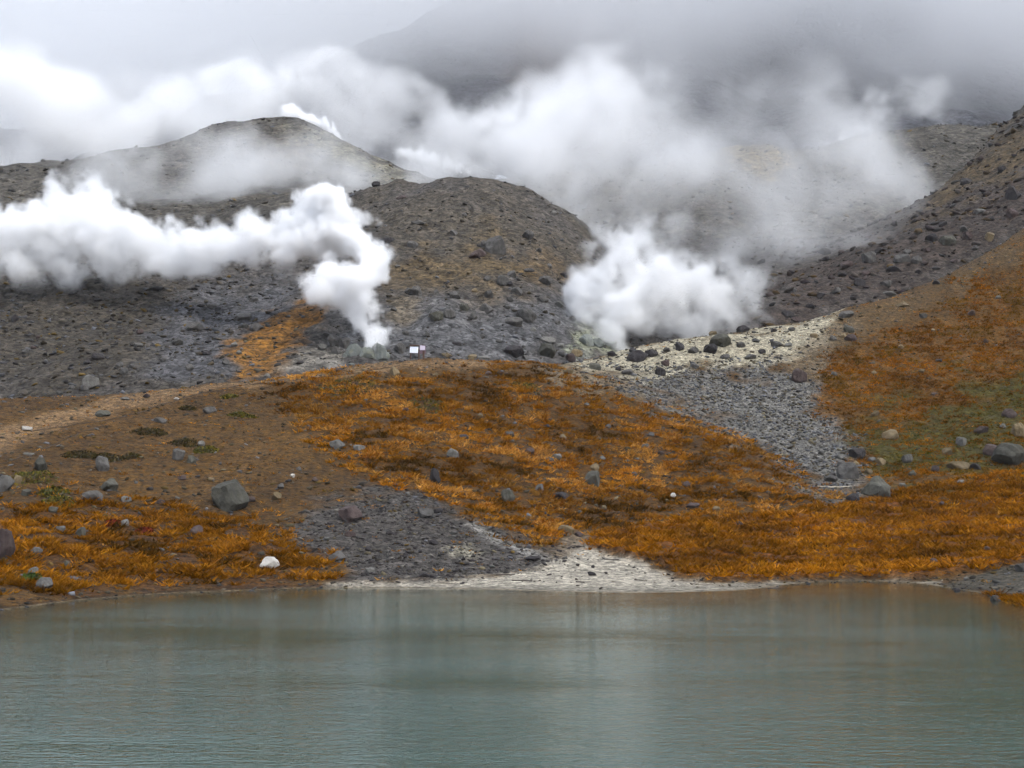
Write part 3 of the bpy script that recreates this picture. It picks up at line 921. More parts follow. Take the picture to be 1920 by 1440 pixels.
CNAME = {'g': 'blue-grey', 'd': 'dark', 't': 'tan', 'p': 'purplish brown', 'w': 'white', 'k': 'pale grey', 'o': 'olive grey', 's': 'sulphur-stained'}
ZONE = {
    'L': ('on the scree slope under the long steam bank', 'stones on the scree slope under the steam bank'),
    'D': ('on the rounded dome between the two steam plumes', 'stones on the central dome'),
    'R': ('on the dark ridge above the orange slope', 'stones on the dark ridge'),
    'P': ('on the whitish bench of the fumarole', 'stones on the whitish bench'),
    'T': ('at the foot of the talus gully', 'stones at the foot of the gully'),
    'H': ('on the rusty hillside beside the gully', 'stones on the rusty hillside'),
    'G': ('on the green turf below the rusty hillside', 'stones on the green turf'),
    'N': ('on the brown slope above the shore grass', 'stones on the brown slope'),
    'C': ('among the golden grass below the signs', 'stones in the golden grass'),
    'M': ('in the flat orange meadow', 'stones in the meadow'),
    'A': ('on the dark gravel apron and pale beach', 'stones on the apron and beach'),
    'F': ('along the crest beside the signs', 'stones along the crest'),
}
B = [
 # scree slope on the left
 (363,613,34,19,'g','L','pale blue-grey boulder lying alone in the middle of the dark scree slope'),
 (290,542,29,11,'d','L','flat dark boulder at the lower edge of the long steam bank'),
 (153,538,17,11,'d','L','dark boulder just under the steam, second dark one from the frame edge'),
 (453,595,36,16,'g','L','broad grey slab at the top of the grey patch above the orange streak'),
 (480,615,24,14,'g','L','grey boulder at the upper rim of the orange streak'),
 (457,612,14,10,'g','L',''), (475,563,16,10,'g','L',''), (260,623,15,9,'p','L',''), (437,647,16,11,'k','L',''), (447,662,11,9,'k','L',''),
 (170,718,30,24,'k','L','large pale grey boulder just behind the footpath crest'),
 (158,729,16,12,'g','L',''), (230,697,16,13,'g','L',''), (223,684,14,10,'g','L',''), (246,687,11,8,'g','L',''), (355,690,16,12,'g','L',''), (423,680,14,10,'g','L',''),
 (48,660,13,10,'g','L',''), (27,598,13,14,'d','L',''), (330,643,21,15,'g','L','mid-sized grey boulder below the lone pale blue-grey one'),
 (258,648,18,9,'g','L',''), (183,670,24,13,'d','L',''), (161,680,15,10,'d','L',''), (387,663,15,9,'d','L',''), (193,520,11,8,'d','L',''), (133,727,12,8,'g','L',''), (110,737,14,7,'g','L',''),
 (397,574,20,8,'g','L',''), (284,584,12,8,'g','L',''), (181,563,18,7,'d','L',''), (70,633,10,6,'p','L',''), (500,705,12,8,'k','L',''), (62,652,11,7,'p','L',''), (390,641,13,7,'d','L',''), (305,675,12,8,'g','L',''),
 (628,640,27,20,'g','L','grey boulder beside the jet of the tall steam column, upper of two'), (630,658,20,14,'g','L','grey boulder beside the jet of the tall steam column, lower of two'),
 (604,652,16,12,'k','L',''), (612,628,13,9,'g','L',''), (645,645,20,20,'g','L','upright bluish boulder against the pale vent mound'),
 # dome
 (928,463,34,34,'g','D','largest grey boulder high on the dome, leaning over its neighbours'), (908,459,15,14,'g','D','small block wedged behind the largest boulder high on the dome'),
 (897,477,30,19,'p','D','wide purplish boulder at the foot of the largest one high on the dome'),
 (990,442,21,18,'g','D','dark-sided grey boulder on the upper dome toward the drifting steam'), (850,437,16,11,'g','D',''), (773,460,23,13,'g','D','low grey boulder on the upper dome above the orange-brown band'),
 (725,452,31,14,'d','D','broad dark outcrop on the dome close to the steam column'), (785,418,29,10,'g','D','long flat outcrop near the top of the dome'), (1038,399,11,8,'k','D',''), (993,407,11,7,'g','D',''),
 (753,370,22,9,'p','D','reddish flat rock close under the dome crest'), (705,346,15,11,'d','D','single dark rock standing on the dome crest line'),
 (942,527,22,19,'g','D','pale grey boulder with a dark hollow on its side, mid dome'), (956,532,11,9,'d','D',''), (960,515,19,13,'g','D','grey boulder just above the hollow-sided one'), (913,523,14,11,'g','D',''),
 (992,507,22,9,'g','D',''), (1022,527,28,19,'g','D','big rounded grey boulder on the dome nearest the other steam plume'), (970,547,23,15,'g','D','grey boulder under the hollow-sided one, mid dome'),
 (917,553,16,15,'g','D',''), (780,547,23,19,'g','D','taller of the twin grey boulders left of the orange-brown band'), (765,547,16,13,'g','D','shorter of the twin grey boulders left of the orange-brown band'),
 (852,554,19,15,'g','D','lone rounded boulder in the middle of the lower dome'), (818,547,11,8,'g','D',''), (912,579,27,17,'g','D','dark bluish boulder with a yellow-green fringe on the lower dome'),
 (870,577,16,15,'o','D',''), (842,590,23,17,'g','D','wedge-shaped grey boulder on the lower dome above the signs'), (818,595,27,17,'o','D','flat olive-grey boulder beside the wedge-shaped one'), (887,593,15,13,'g','D',''),
 (987,592,38,26,'g','D','cracked grey boulder, larger of the pair low on the dome'), (962,605,36,19,'g','D','smooth grey boulder, lower of the pair low on the dome'),
 (1018,562,22,11,'g','D',''), (1052,573,26,15,'k','D','pale flat boulder on the dome close to the second steam plume'), (1077,530,24,15,'d','D','dark boulder half veiled by the second steam plume'), (1057,517,15,9,'d','D',''),
 (957,562,15,10,'g','D',''), (952,577,11,8,'g','D',''), (857,645,18,8,'d','D',''), (1073,598,14,10,'g','D',''), (1027,640,30,14,'k','D','flat pale slab at the foot of the dome'), (1050,648,18,9,'k','D',''),
 (836,497,10,7,'t','D',''), (880,512,10,7,'t','D',''), (1010,470,11,8,'g','D',''), (1030,498,12,8,'g','D',''), (870,403,11,7,'g','D',''), (940,395,10,7,'g','D',''), (745,500,11,7,'g','D',''), (760,625,13,8,'g','D',''), (800,628,13,7,'g','D',''),
 (905,630,11,7,'g','D',''), (935,640,12,7,'g','D',''), (720,610,12,8,'g','D',''), (1000,618,12,8,'k','D',''), (1045,606,12,8,'g','D',''), (890,545,11,8,'t','D',''), (995,570,12,8,'g','D',''), (738,580,12,9,'g','D',''),
 # crest by the signs
 (962,661,40,24,'d','F','large dark hollow rock on the crest between the signs and the whitish bench'), (1025,660,29,28,'o','F','rounded upright boulder on the crest beside the dark hollow rock'), (1053,665,13,11,'g','F',''),
 (1070,673,19,16,'p','F','purplish boulder at the near corner of the whitish bench'), (750,655,20,19,'g','F','dark grey rock just left of the signs'), (837,667,21,9,'t','F',''), (885,671,17,10,'t','F',''), (907,671,22,7,'k','F',''),
 (740,698,21,17,'t','F','pointed tan boulder on the crest below the signs'), (817,704,11,8,'t','F',''), (1082,662,21,14,'t','F','tan block at the left end of the whitish bench'), (1065,697,21,8,'t','F',''), (658,684,13,6,'s','F','small sulphur-yellow rock at the foot of the vent mound'),
 (636,694,16,7,'p','F',''), (674,700,9,6,'t','F',''), (930,676,12,8,'g','F',''), (985,672,14,9,'g','F',''),
 # whitish bench
 (1147,665,17,11,'d','P',''), (1197,670,38,22,'d','P','biggest dark boulder on the whitish bench, angular'), (1223,663,24,16,'d','P','dark boulder touching the biggest one on the whitish bench'), (1275,652,17,15,'d','P','dark purple boulder midway along the whitish bench'),
 (1117,688,21,14,'o','P','olive-grey boulder at the near edge of the whitish bench'), (1160,692,12,9,'d','P',''), (1177,699,22,11,'g','P',''), (1238,698,20,15,'d','P','single round dark boulder on the slope just below the bench'), (1248,682,15,11,'p','P',''),
 (1187,658,13,9,'d','P',''), (1250,657,12,9,'g','P',''), (1352,641,40,26,'o','P','large rounded boulder cluster head on the upper bench'), (1333,656,26,20,'d','P','dark boulder leaning on the large rounded one on the upper bench'), (1300,658,22,13,'g','P','bluish boulder left of the large rounded one on the upper bench'),
 (1390,648,16,11,'g','P',''), (1395,618,24,13,'d','P','dark rock on the skyline of the bench before the steam'), (1408,670,22,11,'g','P',''), (1457,647,21,12,'g','P',''), (1360,669,18,9,'g','P',''), (1452,620,12,7,'d','P',''),
 (1493,601,19,11,'p','P',''), (1485,618,13,8,'g','P',''), (1480,647,13,8,'k','P',''), (1338,625,16,8,'t','P',''), (1303,687,17,10,'g','P',''), (1430,660,14,9,'d','P',''), (1275,690,12,8,'g','P',''), (1420,640,12,7,'g','P',''),
 # rusty hillside
 (1588,590,27,15,'g','H','grey boulder at the top of the rusty hillside near the bench'), (1597,635,23,14,'p','H','purplish oblong boulder on the brown shoulder above the gully'), (1582,630,13,9,'t','H',''), (1563,635,13,10,'k','H',''), (1593,618,20,14,'o','H','greenish grey boulder above the purplish oblong one'),
 (1693,572,25,12,'t','H','flat tan boulder near the hillside crest'), (1667,552,29,10,'k','H','pale flat rock on the hillside crest line'), (1500,707,28,24,'p','H','purplish slab standing at the head of the talus gully'),
 (1732,593,15,9,'g','H',''), (1823,588,13,12,'p','H',''), (1750,620,9,7,'t','H',''), (1730,697,11,9,'t','H',''), (1760,677,11,7,'d','H',''), (1758,530,15,9,'d','H',''), (1527,630,15,9,'t','H',''), (1565,702,12,9,'k','H',''), (1642,777,15,11,'t','H',''), (1752,740,12,7,'p','H',''), (1873,558,10,7,'k','H',''), (1640,700,10,8,'t','H',''), (1690,650,10,7,'t','H',''), (1850,640,10,8,'p','H',''),
 # ridge
 (1630,485,25,21,'g','R','blocky grey boulder in the middle of the dark ridge'), (1693,485,28,16,'g','R','grey boulder with a shadowed face on the dark ridge'), (1720,488,20,15,'g','R','boulder directly beside the shadow-faced one on the ridge'), (1590,497,25,15,'p','R','purplish boulder on the lower ridge near the steam edge'),
 (1548,473,22,12,'d','R','dark rock where the steam thins over the ridge'), (1680,505,30,13,'d','R','low dark slab under the shadow-faced boulder on the ridge'), (1780,453,31,19,'o','R','broad olive-grey boulder on the upper ridge'), (1750,447,24,16,'d','R','dark boulder left of the broad olive-grey one'),
 (1817,443,19,16,'p','R',''), (1857,445,17,17,'t','R','tan upright rock near the hillside crest on the ridge'), (1900,400,20,17,'p','R','purplish boulder at the frame edge of the ridge, lower one'), (1903,363,28,26,'d','R','large dark boulder at the frame edge of the ridge, upper one'), (1840,397,22,11,'k','R',''),
 (1613,530,21,15,'d','R',''), (1662,533,19,12,'g','R',''), (1477,590,28,13,'d','R','dark rock at the bottom tip of the ridge by the bench'), (1488,545,15,10,'g','R',''), (1627,513,18,11,'p','R',''), (1703,473,15,10,'g','R',''), (1810,430,15,12,'g','R',''), (1813,340,22,13,'d','R','dark rock high on the ridge at the mist edge'), (1880,317,17,11,'d','R',''),
 (1690,372,22,11,'g','R',''), (1540,555,15,11,'d','R',''), (1570,545,14,10,'g','R',''), (1600,560,13,8,'d','R',''), (1520,575,16,10,'d','R',''), (1650,470,15,10,'d','R',''), (1740,470,14,9,'p','R',''), (1770,420,16,10,'d','R',''), (1860,410,15,10,'d','R',''), (1790,490,13,9,'p','R',''), (1580,515,15,10,'d','R',''), (1725,510,14,9,'d','R',''), (1830,465,13,9,'g','R',''), (1560,520,13,9,'p','R',''),
 # brown slope
 (430,936,66,56,'o','N','largest boulder on the near slope, angular with a dark underside'), (470,938,15,11,'p','N',''), (190,873,25,26,'g','N','upright blue-grey boulder in front of the dark shrub patch'), (202,912,32,24,'o','N','olive-grey boulder below the upright blue-grey one'),
 (170,934,35,21,'g','N','low grey-green boulder nearest below the olive-grey one'), (235,937,19,11,'k','N','small pale boulder right of the low grey-green one'), (333,855,23,21,'g','N','rounded lilac-grey boulder, left of a touching pair'), (357,863,18,15,'o','N','greenish boulder, right of a touching pair'),
 (377,833,13,10,'k','N',''), (73,873,22,27,'o','N','egg-shaped boulder standing above the dark green patch'), (392,770,25,13,'g','N','flat oval grey boulder on the bare brown slope top'), (298,789,24,10,'g','N','faint flat grey stone sunk in the bare slope'), (190,777,27,13,'o','N','weathered low rock beside the footpath'),
 (6,910,30,30,'g','N','grey boulder at the frame edge within the dark green patch'), (31,902,15,17,'t','N','tan round stone beside the frame-edge grey boulder'), (47,925,17,12,'o','N',''), (340,897,15,9,'p','N',''), (525,913,14,11,'g','N',''), (518,932,17,14,'t','N',''), (232,982,15,13,'k','N','pale stone beside the dark red shrub'),
 (112,993,19,11,'k','N',''), (150,998,19,15,'o','N',''), (367,997,23,18,'p','N','purplish boulder in the orange shore grass below the largest boulder'), (505,1058,34,21,'w','N','bright white boulder in the orange shore grass'), (2,1027,38,56,'p','N','tall pinkish grey boulder cut by the frame edge above the shore'),
 (62,1075,19,17,'k','N','pale stone in the shore grass near the frame edge'), (80,1098,30,22,'g','N','bluish boulder at the waterline grass near the frame edge'), (67,1035,20,13,'g','N',''), (632,835,28,18,'k','N','pale streaked boulder at the edge of the golden grass'), (48,805,21,9,'w','N','whitish stone beside the footpath edge'), (50,852,22,5,'k','N','pale thin slab below the footpath'),
 (232,748,20,7,'k','N',''), (273,743,13,8,'p','N',''), (302,942,15,9,'p','N',''), (98,957,19,11,'o','N',''), (280,917,12,7,'d','N',''), (123,1057,13,9,'o','N',''), (548,893,9,7,'w','N',''), (330,748,10,5,'w','N',''), (560,880,11,8,'g','N',''), (590,900,11,8,'p','N',''), (395,900,11,7,'t','N',''),
 # apron and beach
 (658,967,43,29,'p','A','dark purplish boulder on the gravel apron, largest there'), (797,965,31,18,'g','A','grey boulder at the top edge of the gravel apron'), (820,959,20,9,'d','A',''), (630,1047,31,20,'g','A','grey boulder at the lower left corner of the gravel apron'), (812,1018,16,9,'d','A',''), (657,1003,20,11,'p','A',''),
 (693,1072,17,11,'k','A','pale rounded stone low on the gravel apron'), (803,1081,40,6,'d','A','long low dark rock where apron meets sand'), (1062,994,32,14,'t','A','pale tan slab at the foot of the golden slope'), (997,1050,30,11,'d','A','dark crusted lump at the tip of the apron'), (1110,1077,17,7,'d','A','small dark rock alone on the pale sand'), (1085,1003,16,9,'p','A',''), (1112,1063,7,6,'d','A',''), (1083,1060,7,5,'d','A',''), (730,1000,11,8,'d','A',''), (760,1040,10,7,'d','A',''), (690,1030,11,8,'d','A',''), (850,1000,11,7,'g','A',''),
 # golden grass
 (815,897,17,30,'d','C','upright dark rock in the golden grass'), (850,852,21,17,'k','C','pale rounded boulder in the golden grass'), (673,842,22,13,'k','C',''), (1112,900,31,27,'o','C','largest greenish boulder in the golden grass'), (1115,878,17,13,'t','C','tan stone just above the largest greenish boulder'), (993,848,18,13,'p','C',''), (953,933,25,24,'o','C','weathered boulder low in the golden grass'),
 (1053,932,28,15,'d','C','dark split rock low in the golden grass'), (1045,857,17,10,'k','C',''), (1030,863,16,9,'g','C',''), (1055,820,13,10,'t','C',''), (955,815,17,10,'g','C',''), (868,820,21,9,'d','C',''), (1025,800,15,8,'d','C',''), (1263,930,10,9,'w','C',''), (1210,838,17,10,'g','C',''), (1222,815,13,9,'g','C',''), (1012,917,17,15,'g','C',''), (1287,910,15,11,'p','C',''), (1300,950,25,11,'p','C','purplish flat rock at the foot of the golden slope'), (1343,955,13,9,'t','C',''), (915,700,12,8,'p','C',''), (1140,800,12,8,'g','C',''), (1240,850,12,8,'p','C',''), (1100,760,11,8,'g','C',''), (1190,890,11,8,'g','C',''), (760,770,12,8,'p','C',''), (900,780,11,7,'t','C',''), (1130,860,11,8,'k','C',''),
 # foot of gully, green turf, meadow
 (1673,817,30,20,'t','G','rounded tan boulder alone on the turf beside the gully'), (1805,830,18,17,'k','G','upright pale block on the green turf'), (1778,848,19,14,'t','G','low tan stone below the upright pale block'), (1863,847,33,22,'p','G','brown boulder behind the biggest one on the turf'), (1897,858,58,44,'o','G','biggest boulder on the green turf, pyramid-shaped'), (1803,875,41,17,'t','G','long flat-topped pinkish boulder on the turf'), (1832,876,21,12,'d','G','dark stone touching the long flat-topped boulder'),
 (1914,811,26,27,'t','G','tan boulder at the frame edge above the biggest one'), (1895,777,27,17,'p','G','dark brown boulder high on the green turf'), (1842,808,27,14,'p','G','tilted brown slab on the green turf'), (1882,800,12,10,'k','G',''), (1702,862,21,16,'g','G','slate-coloured wedge stone on the green turf'), (1645,918,50,38,'o','T','large two-lobed boulder where turf meets meadow'), (1660,924,22,24,'o','T','smaller lobe stone against the large two-lobed boulder'), (1602,937,25,18,'d','T','dark mossy boulder in front of the gully mouth'), (1608,852,29,19,'d','T','dark purple boulder at the lower rim of the talus'),
 (1590,887,34,30,'g','T','bluish crumbly boulder at the bottom of the talus'), (1580,872,18,14,'g','T',''), (1560,900,22,14,'g','T',''), (1577,858,15,10,'k','T',''), (1653,867,19,13,'t','T',''), (1637,863,13,9,'k','T',''), (1755,880,15,12,'p','G',''), (1712,888,13,10,'o','G',''), (1853,1030,13,9,'p','M',''), (1752,1053,14,9,'p','M',''), (1803,905,13,8,'k','G',''), (1868,1125,17,13,'g','M','grey stone among orange tufts at the near water edge'), (1795,1108,13,8,'d','M',''), (1915,1067,19,15,'g','M','bluish stone at the frame edge of the gravel spit'), (1387,983,13,9,'p','M',''), (1767,945,11,8,'p','M',''), (1693,910,13,7,'k','G',''), (1630,885,14,10,'t','T',''), (1605,870,12,9,'t','T',''), (1545,885,11,8,'k','T',''), (1540,850,11,8,'g','T',''),
]
def boulder(px, py, w, h, col, zn, label, idx):
    hp = hit(px, min(py + h * .36, 1400))
    if hp is None: return None
    X, Y, Z, L = hp
    s = Y / F
    r = random.Random(idx * 13 + 5)
    me = (PROTO if max(w, h) > 13 else PROTO_S)
    o = bpy.data.objects.new('boulder', me[idx % len(me)])
    COL.objects.link(o)
    o.material_slots[0].link = 'OBJECT'
    o.material_slots[0].material = RM[col]
    sx = w * s * 1.06; sz = h * s * 1.38
    o.scale = (sx, (sx * .6 + sz * .5), sz)
    o.rotation_euler = (r.uniform(-.12, .12), r.uniform(-.15, .15), r.choice((0, math.pi)) + r.uniform(-.35, .35))
    o.location = (X, Y + sx * .28, Z + sz * .24)
    if label:
        info(o, label, 'boulder', None)
    else:
        info(o, 'small %s stone %s' % (CNAME[col], ZONE[zn][0]), 'stone', ZONE[zn][1])
        o.name = 'stone'
    return o
CUT = {'on', 'in', 'at', 'of', 'under', 'above', 'below', 'beside', 'near', 'with', 'lying', 'leaning', 'just', 'toward', 'nearest', 'close', 'where', 'against', 'standing', 'touching', 'midway', 'behind', 'along', 'among', 'between', 'high', 'low', 'directly', 'left', 'right', 'half', 'cut', 'alone', 'wedged', 'sunk', 'mid', 'to', 'by', 'before', 'within', 'and', 'nearby'}
def anchor_name(lb):
    w = lb.replace(',', ' ,').split()
    if len(w) <= 9 and ',' not in w: return lb
    best = 0
    for k in range(3, min(len(w), 10)):
        if w[k] in CUT or w[k] == ',': best = k
    return ' '.join(x for x in w[:best] if x != ',') if best else None
ANCH = [(t[0], t[1], anchor_name(t[6]), t[5]) for t in B if t[6]]
ANCH = [a for a in ANCH if a[2] and sum(x[2] == a[2] for x in ANCH) == 1]
USED = set()
def neighbour_label(t):
    cand = sorted(ANCH, key=lambda a: math.hypot(a[0] - t[0], (a[1] - t[1]) * 1.4) + (0 if a[3] == t[5] else 90))
    for a in cand[:6]:
        dx, dy = t[0] - a[0], t[1] - a[1]
        if abs(dy) * 1.3 > abs(dx): d = 'above' if dy < 0 else 'below'
        else: d = 'to the left of' if dx < 0 else 'to the right of'
        lb = 'small %s stone %s the %s' % (CNAME[t[4]], d, a[2])
        if lb not in USED and len(lb.split()) <= 16:
            USED.add(lb)
            return lb
    return ''
for i, t in enumerate(B):
    o = boulder(*t, i)
    if not t[6]:
        lb = neighbour_label(t)
        if lb: o['label'] = lb

# vent mound: whitish sulphur-crusted rocks round the jet of the tall column
vx, vy, vz, _ = hit(690, 655)
mound = bpy.data.objects.new('vent_mound', None)
COL.objects.link(mound)
mound.location = (vx, vy, vz)
info(mound, 'pale sulphur-crusted rock mound at the base of the tall steam column', 'rock mound')
for k, (px, py, w, h) in enumerate(((665, 666, 30, 36), (690, 672, 34, 34), (713, 664, 28, 36), (652, 676, 24, 24), (724, 674, 18, 24), (702, 680, 30, 20), (678, 682, 30, 18), (660, 684, 22, 14))):
    c = P(px, py, vy - 1.0 - k % 3 * .5)
    s = vy / F
    o = bpy.data.objects.new('rock', PROTO[(k * 3 + 4) % 14])
    COL.objects.link(o)
    o.material_slots[0].link = 'OBJECT'; o.material_slots[0].material = RM['s']
    o.scale = (w * s * 1.15, w * s, h * s * 1.2)
    o.rotation_euler = (0, 0, k * 1.3)
    o.parent = mound
    o.location = Vector(c) - mound.location
# sulphur rocks at the second vent
for k, (px, py, w, h, lb) in enumerate(((1100, 640, 26, 22, 'sulphur-yellow crusted rock at the mouth of the wide steam plume'), (1122, 644, 30, 18, 'whitish crusted rock under the wide steam plume, middle of three'), (1145, 648, 24, 14, 'greenish crusted rock under the wide steam plume, end of three'))):
    boulder(px, py, w, h, 's', 'F', lb, 900 + k)

# ------------------------------------------------------------------ low shrubs (creeping pine and dwarf heath)
M_leaf = attr_mat('leaf', .8)
def shrub(px, py, w, h, cols, label, seed, n=420, hgt=.35):
    hp = hit(px, py)
    X, Y, Z, L = hp
    x1 = hit(px, py + h)[1]; x0 = hit(px, py - h)[1]
    rx = w * Y / F; ry = max(abs(x0 - x1) / 2, .25)
    r = np.random.default_rng(seed)
    rad = np.sqrt(r.random(n)); an = r.random(n) * 2 * math.pi
    lx = X + rx * rad * np.cos(an) * (.8 + .4 * r.random(n)); ly = Y + ry * rad * np.sin(an) * (.8 + .4 * r.random(n))
    lz = height(L, lx, ly) + hgt * (1 - rad ** 2) * r.random(n) + .03
    c = np.stack([lx, ly, lz], -1)
    d1 = r.normal(size=(n, 3)); d1 /= np.linalg.norm(d1, axis=1)[:, None]
    d2 = np.cross(d1, r.normal(size=(n, 3))); d2 /= np.linalg.norm(d2, axis=1)[:, None]
    sz = (.07 + .1 * r.random(n))[:, None]
    V = np.stack([c - d1 * sz, c + d2 * sz * .5, c + d1 * sz, c - d2 * sz * .5], 1) - np.array([X, Y, Z])
    root = bpy.data.objects.new('low_shrub', None); COL.objects.link(root); root.location = (X, Y, Z)
    info(root, label, 'shrub', 'low shrubs on the near slopes')
    o = np_mesh('foliage', V.reshape(-1, 3), np.arange(n * 4).reshape(-1, 4), M_leaf, False, 4)
    cl = np.asarray(cols)[r.integers(0, len(cols), n)] * (.6 + .8 * r.random((n, 1)))
    set_color(o.data, np.repeat(cl, 4, 0))
    o.parent = root
    sv, sf = [], []
    for k in range(9):
        a = r.random() * 6.28; e = .75 * r.random() + .2
        p1 = np.array([rx * e * math.cos(a), ry * e * math.sin(a), 0])
        p1[2] = height(L, X + p1[0], Y + p1[1]) - Z + .14
        nrm = np.array([-math.sin(a), math.cos(a), 0]) * .025
        b0 = len(sv)
        sv += [-nrm, nrm, p1 + nrm * .4, p1 - nrm * .4, (0, 0, .06), p1 + np.array([0, 0, .02])]
        sf += [(b0, b0 + 1, b0 + 2, b0 + 3), (b0, b0 + 4, b0 + 5, b0 + 3), (b0 + 1, b0 + 4, b0 + 5, b0 + 2)]
    mesh_obj('stem', sv, sf, M_stem, root)
M_stem = plain_mat('shrub_stem', lin(64, 48, 34), .9)
DG = [lin(44, 40, 16), lin(58, 52, 18), lin(36, 30, 14), lin(74, 58, 20)]
GG = [lin(84, 80, 22), lin(64, 66, 22), lin(104, 88, 24), lin(52, 50, 18)]
RR = [lin(96, 30, 12), lin(70, 22, 12), lin(120, 44, 14)]
for k, (px, py, w, h, c, lb) in enumerate((
    (281, 813, 33, 7, DG, 'dark oval mat of creeping shrub highest on the bare slope'),
    (345, 833, 27, 6, DG, 'dark mat of creeping shrub right of the highest one'),
    (385, 846, 22, 5, GG, 'thin olive mat trailing off the dark shrub toward the grass'),
    (150, 857, 30, 7, DG, 'dark green mat behind the upright blue-grey boulder'),
    (200, 860, 30, 7, DG, 'dark mat touching the upright blue-grey boulder on its right'),
    (248, 856, 18, 5, DG, 'small dark mat at the end of the shrub row'),
    (60, 898, 42, 12, GG, 'wide dark green mat beside the frame-edge boulder'),
    (100, 925, 26, 9, GG, 'olive mat below the egg-shaped boulder'),
    (655, 725, 52, 18, GG, 'broad green mat at the top of the golden grass below the vent mound'),
    (800, 765, 40, 13, GG, 'olive mat in the upper golden grass below the signs'),
    (988, 726, 24, 8, GG, 'small green mat near the crest toward the whitish bench'),
    (352, 768, 16, 4, DG, 'tiny dark mat left of the flat oval boulder'),
    (430, 745, 15, 3, GG, 'tiny olive mat close below the crest path'),
    (455, 780, 28, 3, GG, 'thin olive streak of shrub on the upper brown slope'),
    (212, 982, 13, 6, RR, 'dark red heath bush beside the pale stone'),
    (270, 997, 16, 5, RR, 'crimson heath bush in the shore grass'),
    (110, 945, 30, 9, GG, 'green mat among stones above the shore grass near the frame edge'),
    (60, 1085, 16, 6, [lin(70, 92, 30), lin(50, 66, 24)], 'bright green plant by the pale stone in the shore grass'),
)):
    shrub(px, py, w, h, c, lb, 500 + k, 420 if w > 20 else 220, .4 if w > 20 else .25)

# ------------------------------------------------------------------ information signs on the crest
M_wood = plain_mat('brown_timber', lin(74, 52, 40), .8)
M_board = plain_mat('white_board', lin(236, 238, 244), .5, .03)
M_print = plain_mat('printed_sheet', lin(214, 218, 232), .5, .06, 3.0)
M_board2 = plain_mat('lilac_board', lin(206, 196, 212), .5, .05)
M_back = plain_mat('sign_backing', lin(104, 82, 92), .8)

def box(name, c, d, mat, parent, rot=(0, 0, 0)):
    x, y, z = np.array(d) / 2
    b = .1 * min(x, y, z)
    vs, fs = [], []
    for sx in (-1, 1):
        for sy in (-1, 1):
            for sz in (-1, 1):
                vs.append((sx * x, sy * y, sz * z))
    fs = [(0, 1, 3, 2), (4, 6, 7, 5), (0, 4, 5, 1), (2, 3, 7, 6), (0, 2, 6, 4), (1, 5, 7, 3)]
    o = mesh_obj(name, vs, fs, mat, parent)
    bv = o.modifiers.new('bevel', 'BEVEL'); bv.width = min(.012, min(d) * .25); bv.segments = 1
    o.location = c; o.rotation_euler = rot
    return o

sx_, sy_, sz_, _ = hit(778, 674)
U = sy_ / F                                   # metres per photo pixel at the signs
sign = bpy.data.objects.new('information_sign', None); COL.objects.link(sign); sign.location = (sx_, sy_, sz_)
info(sign, 'white information board in a brown timber frame, larger of the two signs on the crest', 'sign')
def sp(px, py, dy=0.0):
    c = P(px, py, sy_)
    return (c[0] - sx_, dy, c[2] - sz_)
box('leg', (sp(770, 660)[0], 0, .22), (2.4 * U, .12, 1.1), M_wood, sign)
box('leg', (sp(785.5, 660)[0], .02, .42), (2.6 * U, .14, 1.62), M_wood, sign)
hb = sp(777, 647.6)
box('header', (hb[0], -.02, hb[2]), (18.5 * U, .3, 2.0 * U), M_wood, sign)
bc = sp(776.3, 656)
brd = box('board', (bc[0], -.1, bc[2]), (15.2 * U, .05, 12 * U), M_board, sign, (math.radians(-12), math.radians(2), 0))
pn = box('printed_sheet', (0, -.03, 0), (12.4 * U, .012, 9.6 * U), M_print, brd)
sign2 = bpy.data.objects.new('notice_sign', None); COL.objects.link(sign2)
nx_, ny_, nz_, _ = hit(794, 674)
sign2.location = (nx_, ny_, nz_)
info(sign2, 'smaller lilac-white notice on a single brown post beside the larger sign', 'sign')
def sp2(px, py):
    c = P(px, py, ny_)
    return (c[0] - nx_, 0, c[2] - nz_)
box('post', (sp2(794.3, 664)[0], -.05, sp2(794, 665)[2] - .1), (3.4 * U, .17, 16 * U), M_wood, sign2)
box('backing', (sp2(792.2, 655)[0], .1, sp2(792, 655)[2]), (10.5 * U, .06, 15 * U), M_back, sign2)
box('board', (sp2(792.2, 652)[0], .02, sp2(792, 652)[2]), (8.6 * U, .04, 8 * U), M_board2, sign2)
box('cap', (sp2(794, 647.2)[0], .04, sp2(794, 647.2)[2]), (5 * U, .16, 1.2 * U), M_wood, sign2)

# rope stakes along the path
M_iron = plain_mat('stake_iron', lin(84, 78, 72), .6)
ORD = ['first', 'second', 'third', 'fourth', 'fifth', 'sixth', 'seventh', 'eighth', 'ninth', 'tenth', 'eleventh', 'twelfth']
ST = [(258, 716), (355, 722), (408, 718), (430, 716), (663, 688), (688, 684), (700, 682), (720, 680), (738, 677), (754, 676), (812, 675), (835, 675)]
for k, (px, py) in enumerate(ST):
    hp = hit(px, py + 4)
    X, Y, Z, _ = hp
    st = bpy.data.objects.new('rope_stake', None); COL.objects.link(st); st.location = (X, Y, Z)
    info(st, ('%s thin iron rope stake from the frame edge along the crest path' % ORD[k]), 'stake', 'rope stakes along the crest path')
    box('shaft', (0, 0, .4), (.035, .035, 1.0), M_iron, st, (0, .03 * (k % 3 - 1), 0))
    box('eyelet', (0, 0, .92), (.07, .02, .07), M_iron, st)

